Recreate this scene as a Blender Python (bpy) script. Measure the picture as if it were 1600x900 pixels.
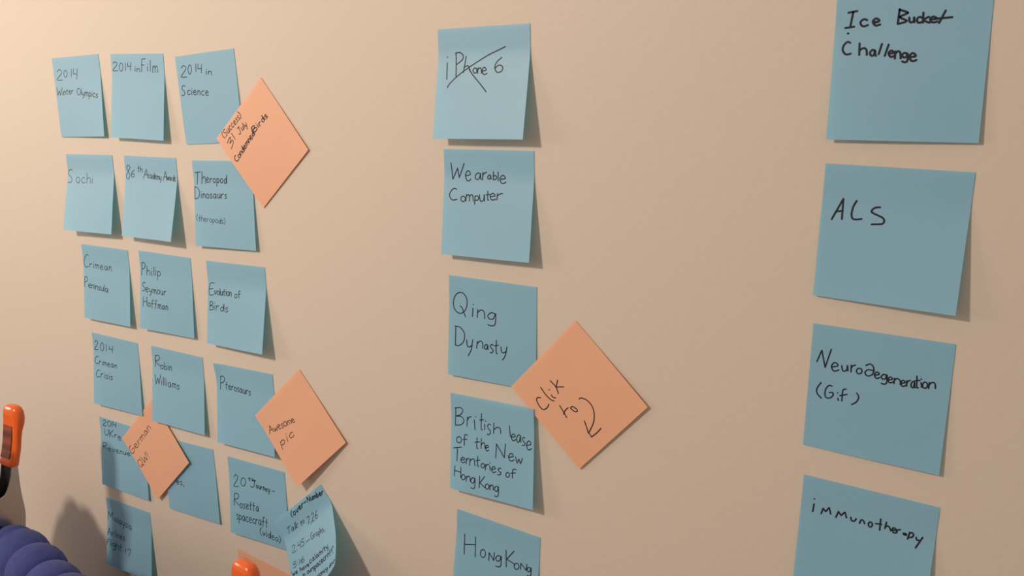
import bpy, bmesh, math, random
from mathutils import Vector, Matrix
scene = bpy.context.scene
for o in list(bpy.data.objects):
    bpy.data.objects.remove(o, do_unlink=True)
COL = scene.collection

# ------------------------------------------------------------------ camera, light, exposure
EYE = 1.40                      # height of the camera above the floor, metres
def W(u, v, w):                 # wall millimetres (right, up, out of the wall) -> metres
    return Vector((u / 1000.0, -w / 1000.0, EYE + v / 1000.0))
cam_d = bpy.data.cameras.new('camera'); cam = bpy.data.objects.new('camera', cam_d); COL.objects.link(cam)
cam_d.sensor_width = 36.0; cam_d.lens = 36.0 * 1421.78 / 1600.0
cam_d.clip_start = 0.01; cam_d.clip_end = 50
cam.matrix_world = Matrix((
    (0.840822, -0.104602, 0.531109, 0.00000),
    (0.541125, 0.188198, -0.819613, -0.52980),
    (-0.014221, 0.976545, 0.214844, 1.40000),
    (0, 0, 0, 1)))
scene.camera = cam

world = bpy.data.worlds.new('room_light'); scene.world = world; world.use_nodes = True
bg = world.node_tree.nodes['Background']
bg.inputs[0].default_value = (1.0, 0.85, 0.73, 1); bg.inputs[1].default_value = 0.36

lamp_d = bpy.data.lights.new('room_lamp', 'POINT'); lamp_d.energy = 33.5
lamp_d.color = (1.0, 0.83, 0.68); lamp_d.shadow_soft_size = 0.06
lamp = bpy.data.objects.new('room_lamp', lamp_d); COL.objects.link(lamp); lamp.location = W(-950, 461, 997)

side_d = bpy.data.lights.new('side_sheen_light', 'AREA'); side_d.shape = 'DISK'; side_d.size = 0.55
side_d.energy = 5.6; side_d.color = (1.0, 0.85, 0.72)            # unseen wide light added far left to give the left notes their pale sheen
side = bpy.data.objects.new('side_sheen_light', side_d); COL.objects.link(side); side.location = W(-2250, 150, 760)
side.rotation_euler = (W(-800, -60, 0) - side.location).to_track_quat('-Z', 'Y').to_euler()

vs = scene.view_settings
vs.view_transform = 'Standard'; vs.look = 'None'; vs.exposure = 0.07; vs.gamma = 1.0; vs.use_curve_mapping = False

# ------------------------------------------------------------------ materials
def mat(name, color, rough=0.6, metal=0.0, spec=0.5, noise=None, bump=None, coat=0.0, sheen=0.0):
    """noise=(scale, amount): mottled base colour; bump=(scale, strength, distance)"""
    m = bpy.data.materials.new(name); m.use_nodes = True
    nt = m.node_tree; b = nt.nodes['Principled BSDF']
    b.inputs['Base Color'].default_value = (*color, 1); b.inputs['Roughness'].default_value = rough
    b.inputs['Metallic'].default_value = metal; b.inputs['Specular IOR Level'].default_value = spec
    b.inputs['Coat Weight'].default_value = coat; b.inputs['Sheen Weight'].default_value = sheen
    tc = nt.nodes.new('ShaderNodeTexCoord')
    if noise:
        n = nt.nodes.new('ShaderNodeTexNoise'); n.inputs['Scale'].default_value = noise[0]; n.inputs['Detail'].default_value = 4
        nt.links.new(tc.outputs['Object'], n.inputs['Vector'])
        mx = nt.nodes.new('ShaderNodeMix'); mx.data_type = 'RGBA'
        mx.inputs['A'].default_value = (*[c * (1 - noise[1]) for c in color], 1)
        mx.inputs['B'].default_value = (*[min(1, c * (1 + noise[1])) for c in color], 1)
        nt.links.new(n.outputs['Fac'], mx.inputs['Factor']); nt.links.new(mx.outputs['Result'], b.inputs['Base Color'])
    if bump:
        n2 = nt.nodes.new('ShaderNodeTexNoise'); n2.inputs['Scale'].default_value = bump[0]; n2.inputs['Detail'].default_value = 3
        nt.links.new(tc.outputs['Object'], n2.inputs['Vector'])
        bp = nt.nodes.new('ShaderNodeBump'); bp.inputs['Strength'].default_value = bump[1]; bp.inputs['Distance'].default_value = bump[2]
        nt.links.new(n2.outputs['Fac'], bp.inputs['Height']); nt.links.new(bp.outputs['Normal'], b.inputs['Normal'])
    return m

def paper(name, color, trans, soak):
    m = mat(name, color, 0.52, spec=0.75, coat=0.16, noise=(55, 0.025), bump=(420, 0.12, 0.0002), sheen=0.3)
    m.node_tree.nodes['Principled BSDF'].inputs['Coat Roughness'].default_value = 0.45
    nt = m.node_tree; b = nt.nodes['Principled BSDF']; out = nt.nodes['Material Output']
    t = nt.nodes.new('ShaderNodeBsdfTranslucent'); t.inputs['Color'].default_value = (*trans, 1)
    mx = nt.nodes.new('ShaderNodeMixShader'); mx.inputs[0].default_value = soak
    nt.links.new(b.outputs[0], mx.inputs[1]); nt.links.new(t.outputs[0], mx.inputs[2]); nt.links.new(mx.outputs[0], out.inputs['Surface'])
    return m

M_WALL = mat('painted_plaster', (0.745, 0.652, 0.56), 0.55, spec=0.35, noise=(3.0, 0.012), bump=(160, 0.16, 0.0012))
M_FLOOR = mat('grey_carpet', (0.32, 0.27, 0.22), 0.95, noise=(90, 0.2), bump=(300, 0.4, 0.003))
M_TRIM = mat('white_trim_paint', (0.75, 0.72, 0.66), 0.4)
M_BLUE = paper('blue_note_paper', (0.32, 0.62, 0.84), (0.14, 0.78, 1.0), 0.22)
M_ORANGE = paper('orange_note_paper', (1.0, 0.53, 0.33), (1.0, 0.45, 0.18), 0.10)
def paper_back(name):                             # lets the light that soaked through the sheet out again
    m = bpy.data.materials.new(name); m.use_nodes = True; nt = m.node_tree
    nt.nodes.remove(nt.nodes['Principled BSDF'])
    t = nt.nodes.new('ShaderNodeBsdfTranslucent'); t.inputs['Color'].default_value = (0.97, 0.97, 0.97, 1)
    nt.links.new(t.outputs[0], nt.nodes['Material Output'].inputs['Surface'])
    return m
M_BACK = paper_back('note_paper_back')
M_INK = mat('black_ink', (0.018, 0.018, 0.030), 0.55, spec=0.3)
M_PENCIL = mat('thin_grey_ink', (0.02, 0.024, 0.035), 0.5, spec=0.35)
M_STEEL = mat('plated_steel', (0.52, 0.51, 0.50), 0.28, metal=1.0, bump=(60, 0.05, 0.0005))
M_BLACK = mat('black_oxide_and_shade', (0.012, 0.012, 0.014), 0.5)  # spring finish; also paints the shade inside the lever channels
M_VINYL = mat('orange_vinyl', (0.88, 0.14, 0.014), 0.22, spec=0.5, coat=0.4, noise=(60, 0.05))
M_CLOTH = mat('blue_plush', (0.058, 0.075, 0.26), 0.95, spec=0.1, noise=(140, 0.22), bump=(700, 0.55, 0.0015), sheen=0.12)

def label_material():
    m = mat('printed_label', (0.16, 0.035, 0.02), 0.35)
    nt = m.node_tree; b = nt.nodes['Principled BSDF']
    tc = nt.nodes.new('ShaderNodeTexCoord'); wv = nt.nodes.new('ShaderNodeTexWave')
    wv.wave_type = 'BANDS'; wv.bands_direction = 'Z'; wv.inputs['Scale'].default_value = 26; wv.inputs['Distortion'].default_value = 1.5
    nt.links.new(tc.outputs['Object'], wv.inputs['Vector'])
    mx = nt.nodes.new('ShaderNodeMix'); mx.data_type = 'RGBA'
    mx.inputs['A'].default_value = (0.13, 0.028, 0.02, 1); mx.inputs['B'].default_value = (0.30, 0.062, 0.028, 1)
    nt.links.new(wv.outputs['Fac'], mx.inputs['Factor']); nt.links.new(mx.outputs['Result'], b.inputs['Base Color'])
    return m
M_LABEL = label_material()

# ------------------------------------------------------------------ helpers
def link_bm(name, bm, material, parent=None, smooth=False):
    me = bpy.data.meshes.new(name)
    bmesh.ops.recalc_face_normals(bm, faces=bm.faces)
    bm.to_mesh(me); bm.free()
    me.materials.append(material)
    if smooth:
        for p in me.polygons: p.use_smooth = True
        me.set_sharp_from_angle(angle=math.radians(42))
    o = bpy.data.objects.new(name, me); COL.objects.link(o)
    if parent: o.parent = parent
    return o

def raw_mesh(name, verts, faces, material, parent=None, smooth=True):
    me = bpy.data.meshes.new(name); me.from_pydata([tuple(v) for v in verts], [], faces); me.update()
    me.materials.append(material)
    if smooth:
        for p in me.polygons: p.use_smooth = True
        me.set_sharp_from_angle(angle=math.radians(42))
    o = bpy.data.objects.new(name, me); COL.objects.link(o)
    if parent: o.parent = parent
    return o

def tag(o, label, cat, group=None):
    o['label'] = label; o['category'] = cat
    if group: o['group'] = group
    return o

def box(name, lo, hi, material, kind=None):
    bm = bmesh.new(); bmesh.ops.create_cube(bm, size=1)
    for v in bm.verts:
        v.co = Vector([lo[i] + (v.co[i] + 0.5) * (hi[i] - lo[i]) for i in range(3)])
    o = link_bm(name, bm, material)
    if kind: o['kind'] = kind
    return o

# ------------------------------------------------------------------ the setting
box('wall_back', (-6.0, 0.0, 0.0), (4.0, 0.12, 3.0), M_WALL, 'structure')
box('floor', (-6.0, -4.0, -0.06), (4.0, 0.12, 0.0), M_FLOOR, 'structure')
bm = bmesh.new()                                  # moulded skirting board: profile swept along the wall
prof = [(0, 0), (-0.014, 0), (-0.014, 0.075), (-0.010, 0.088), (-0.004, 0.095), (0, 0.095)]
ends = [[bm.verts.new((x, p[0], p[1])) for p in prof] for x in (-6.0, 4.0)]
for i in range(len(prof)):
    j = (i + 1) % len(prof); bm.faces.new((ends[0][i], ends[0][j], ends[1][j], ends[1][i]))
bm.faces.new(ends[0]); bm.faces.new(ends[1][::-1])
link_bm('baseboard_back', bm, M_TRIM)['kind'] = 'structure'

# ------------------------------------------------------------------ sticky notes
S, STRIP, KK = 76.2, 13.0, 0.18                   # note size, glued strip, roundness of the bend (mm)
def gprof(t):
    if t <= 0: return 0.0
    n = 1 - KK / 2
    return t * t / (2 * KK) / n if t < KK else (t - KK / 2) / n

class Sheet:
    """The curved paper of one note: glued along its top strip, its lower edge lifting off the wall."""
    NB = 48
    def __init__(s, u, v, th, hl, hr, bl, br, extra=None):
        s.u, s.v, s.c, s.s = u, v, math.cos(th), math.sin(th)
        s.hl, s.hr, s.bl, s.br, s.extra = hl, hr, bl, br, extra
    def height(s, a, b):
        A = a / S; g = gprof((b - STRIP) / (S - STRIP))
        h = (s.bl * (1 - A) + s.br * A) * (1 - g) + (s.hl * (1 - A) + s.hr * A) * g
        return h
    def point(s, a, b, off=0.0):
        L = 0.0; h0 = s.height(a, 0.0); db = b / s.NB
        for i in range(1, s.NB + 1):
            h1 = s.height(a, db * i); L += math.sqrt(max(db * db - (h1 - h0) ** 2, 0)); h0 = h1
        x = s.u + s.c * a + s.s * L; y = s.v + s.s * a - s.c * L
        p = Vector((x, y, h0))
        if s.extra: p = p + Vector(s.extra(a, b))
        return p
    def at(s, a, b, off=0.0):
        p = s.point(a, b)
        if off:
            e = 0.6
            n = (s.point(a + e, b) - s.point(a - e, b)).cross(s.point(a, b + e) - s.point(a, b - e))
            n.normalize()
            if n.z < 0: n = -n
            p = p + n * off
        return p

THICK = 0.12
def build_note(sheet, material, label, group, lines, ink):
    NA, NBB = 18, 40
    org = sheet.at(S / 2, 0)
    def loc(p): return Vector((p.x - org.x, -(p.z - org.z), p.y - org.y)) / 1000.0
    av = [S * i / NA for i in range(NA + 1)]; bv = [S * j / NBB for j in range(NBB + 1)]
    top = [[loc(sheet.at(a, b, THICK)) for a in av] for b in bv]
    bot = [[loc(sheet.at(a, b)) for a in av] for b in bv]
    verts = [p for r in top for p in r] + [p for r in bot for p in r]
    n = (NA + 1) * (NBB + 1); faces = []
    idx = lambda i, j: j * (NA + 1) + i
    for j in range(NBB):
        for i in range(NA):
            q = (idx(i, j), idx(i, j + 1), idx(i + 1, j + 1), idx(i + 1, j))
            faces.append(q); faces.append(tuple(n + k for k in q[::-1]))
    rim = [idx(i, 0) for i in range(NA + 1)] + [idx(NA, j) for j in range(1, NBB + 1)] + \
          [idx(i, NBB) for i in range(NA - 1, -1, -1)] + [idx(0, j) for j in range(NBB - 1, 0, -1)]
    for k in range(len(rim)):
        p, q = rim[k], rim[(k + 1) % len(rim)]
        faces.append((p, q, n + q, n + p))
    o = raw_mesh('sticky_note', verts, faces, material)
    o.data.materials.append(M_BACK)
    for k in range(1, 2 * NA * NBB, 2): o.data.polygons[k].material_index = 1
    o.location = W(org.x, org.y, org.z)
    tag(o, label, 'sticky note', group)
    for name, width, strokes in lines:
        vs_, fs_ = [], []
        pieces = []
        for st in strokes:                            # break each stroke where the pen turns sharply
            pts = [(st[i] / 10.0, st[i + 1] / 10.0) for i in range(0, len(st), 2)]
            clean = [pts[0]]
            for p in pts[1:]:
                if math.hypot(p[0] - clean[-1][0], p[1] - clean[-1][1]) > 0.12: clean.append(p)
            if len(clean) == 1: clean.append((clean[0][0] + 0.3, clean[0][1]))
            run = [clean[0]]
            for i in range(1, len(clean)):
                run.append(clean[i])
                if i + 1 < len(clean):
                    a = (clean[i][0] - clean[i - 1][0], clean[i][1] - clean[i - 1][1]); b = (clean[i + 1][0] - clean[i][0], clean[i + 1][1] - clean[i][1])
                    if (a[0] * b[0] + a[1] * b[1]) / (math.hypot(*a) * math.hypot(*b)) < 0.55:
                        pieces.append(run); run = [clean[i]]
            pieces.append(run)
        for pts in pieces:
            dense = [pts[0]]
            for p, q in zip(pts, pts[1:]):
                d = math.hypot(q[0] - p[0], q[1] - p[1]); k = max(1, int(d / 2.5))
                for t in range(1, k + 1): dense.append((p[0] + (q[0] - p[0]) * t / k, p[1] + (q[1] - p[1]) * t / k))
            pts = dense
            r = width / 2
            d0 = (pts[1][0] - pts[0][0], pts[1][1] - pts[0][1]); l = math.hypot(*d0)
            d1 = (pts[-1][0] - pts[-2][0], pts[-1][1] - pts[-2][1]); l1 = math.hypot(*d1)
            pts = [(pts[0][0] - d0[0] / l * r * .7, pts[0][1] - d0[1] / l * r * .7)] + pts + [(pts[-1][0] + d1[0] / l1 * r * .7, pts[-1][1] + d1[1] / l1 * r * .7)]
            base = len(vs_)
            for i, p in enumerate(pts):
                q0 = pts[max(i - 1, 0)]; q1 = pts[min(i + 1, len(pts) - 1)]
                tx, ty = q1[0] - q0[0], q1[1] - q0[1]; l = math.hypot(tx, ty) or 1
                rr = r * (0.45 if i in (0, len(pts) - 1) else 1.0)
                nx, ny = -ty / l * rr, tx / l * rr
                for sg in (1, -1):
                    a = min(max(p[0] + sg * nx, 0.1), S - 0.1); b = min(max(p[1] + sg * ny, 0.1), S - 0.1)
                    vs_.append(loc(sheet.at(a, b, THICK + 0.08)))
            for i in range(len(pts) - 1):
                k = base + 2 * i; fs_.append((k, k + 1, k + 3, k + 2))
        if fs_:
            h = raw_mesh(name, vs_, fs_, ink, o, False)
            if name == 'strike_mark': h['label'] = 'thin pen stroke crossing out the word'
            elif name == 'arrow_drawing': h['label'] = 'hand-drawn curved arrow pointing down'
            elif name == 'ink_dot': h['label'] = 'stray dot of black ink'
            else: h['label'] = 'handwritten line in dark ink'
    return o
# top-left corner on the wall (mm), tilt, lift of lower left / right corner, base height left / right, label
NOTES = {
    'A1': (-876.86, 34.72, 0.0233, 1.14, 4.34, 0.30, 0.30, 'pale blue sticky note at the top left corner of the left grid, headed 2014'),
    'A2': (-782.11, 35.78, -0.0234, 7.65, 6.88, 0.30, 0.30, "pale blue sticky note reading 2014 in Film, middle of the left grid's top row"),
    'A3': (-690.04, 30.74, 0.0588, 0.20, 1.60, 0.30, 0.30, 'blue sticky note reading 2014 in Science, partly under a tilted orange note'),
    'O1': (-641.63, -38.70, 0.7172, 1.05, 1.50, 2.60, 0.50, 'orange sticky note turned to a diamond, topmost of the orange ones, over two blue notes'),
    'B1': (-872.38, -58.28, 0.0147, 13.21, 10.68, 0.30, 0.30, "pale blue sticky note reading Sochi, left end of the grid's second row"),
    'B2': (-777.88, -57.07, -0.0034, 10.99, 13.62, 0.30, 0.30, 'pale blue sticky note starting 86th, lifting off the wall beside the Sochi note'),
    'B3': (-679.70, -58.76, 0.0206, 5.41, 3.24, 0.30, 0.30, 'blue sticky note reading Theropod Dinosaurs, below the topmost orange note'),
    'C1': (-863.78, -148.66, 0.0006, 6.06, 6.16, 0.30, 0.30, "blue sticky note reading Crimean Peninsula, left end of the grid's third row"),
    'C2': (-770.40, -147.42, -0.0095, 6.69, 3.28, 0.30, 0.30, "blue sticky note with a name on three lines, middle of the grid's third row"),
    'C3': (-672.44, -148.59, 0.0126, 8.02, 11.21, 0.30, 0.30, "blue sticky note reading Evolution of Birds, right end of the grid's third row"),
    'D1': (-863.76, -241.55, -0.0099, 6.47, 2.90, 0.30, 0.30, "blue sticky note reading 2014 Crimean Crisis, left end of the grid's fourth row"),
    'D2': (-766.05, -241.81, -0.0094, 7.81, 5.13, 0.30, 0.30, 'blue sticky note with a two-line name, covering the top of a small orange diamond'),
    'D3': (-672.54, -245.12, 0.0172, 6.18, 5.89, 0.30, 0.30, 'blue sticky note reading Pterosaurs, its right side under an orange diamond'),
    'O2': (-618.53, -285.13, 0.7422, 7.76, 2.10, 4.40, 0.60, 'orange diamond sticky note reading Awesome pic, above the drooping curled blue note'),
    'E1': (-868.16, -334.42, -0.0175, 5.27, 2.66, 0.30, 0.30, 'blue sticky note headed 2014, its right half covered by the smallest-looking orange diamond'),
    'O3': (-828.33, -350.39, 0.7541, 3.77, 3.19, 2.20, 1.40, 'smallest-looking orange diamond sticky note, at lower left, tucked under a blue note'),
    'E2': (-762.59, -336.16, 0.0324, 2.50, 2.09, 0.30, 0.30, 'blue sticky note nearly wordless, mostly hidden behind the lower left orange diamond'),
    'E3': (-666.41, -336.05, 0.0151, 4.82, 2.83, 0.30, 0.30, 'blue sticky note about a spacecraft video, its lower corner under the curling note'),
    'F1': (-873.91, -428.30, 0.0103, 9.03, 6.90, 0.30, 0.30, "blue sticky note at the grid's bottom left, partly in shadow, reading Flight 17 last"),
    'G1': (-603.68, -385.37, 0.7014, 27.00, 27.73, 4.50, 0.40, 'steeply tilted blue sticky note crowded with text, its lower corner curling far out'),
    'O4': (-662.52, -430.48, -0.1000, 3.00, 6.00, 0.30, 0.30, 'orange sticky note at the bottom edge, behind the orange clamp tip'),
    'M1': (-402.22, 40.85, 0.0071, 10.34, 11.70, 0.30, 0.30, 'blue sticky note with crossed-out writing, top of the middle column'),
    'M2': (-400.04, -42.30, 0.0065, 8.00, 9.08, 0.30, 0.30, 'blue sticky note reading Wearable Computer, second in the middle column'),
    'M3': (-398.67, -134.79, -0.0149, 3.71, 1.20, 0.30, 0.30, 'blue sticky note reading Qing Dynasty, third in the middle column'),
    'O5': (-343.77, -211.66, 0.8221, 1.58, 2.16, 2.20, 0.50, 'largest orange diamond sticky note, reading Click to with an arrow, in the middle'),
    'M4': (-400.59, -226.69, 0.0201, 6.25, 7.99, 0.30, 3.00, 'blue sticky note about the British lease of the New Territories'),
    'M5': (-397.36, -321.94, -0.0523, 6.00, 4.00, 0.30, 0.30, 'blue sticky note reading only Hong Kong, bottom of the middle column'),
    'R1': (-130.27, 45.44, -0.0060, 4.18, 2.39, 0.30, 0.30, 'large blue sticky note reading Ice Bucket Challenge at the upper right'),
    'R2': (-131.12, -44.04, -0.0306, 2.21, 7.11, 0.30, 0.30, 'large blue sticky note reading ALS in the right column'),
    'R3': (-132.71, -137.33, -0.0262, 0.45, 2.34, 0.30, 0.30, 'large blue sticky note reading Neurodegeneration (Gif) in the right column'),
    'R4': (-133.06, -232.57, -0.0355, 2.00, 6.00, 0.30, 0.30, 'large blue sticky note reading immunotherapy at the lower right'),
}
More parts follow.
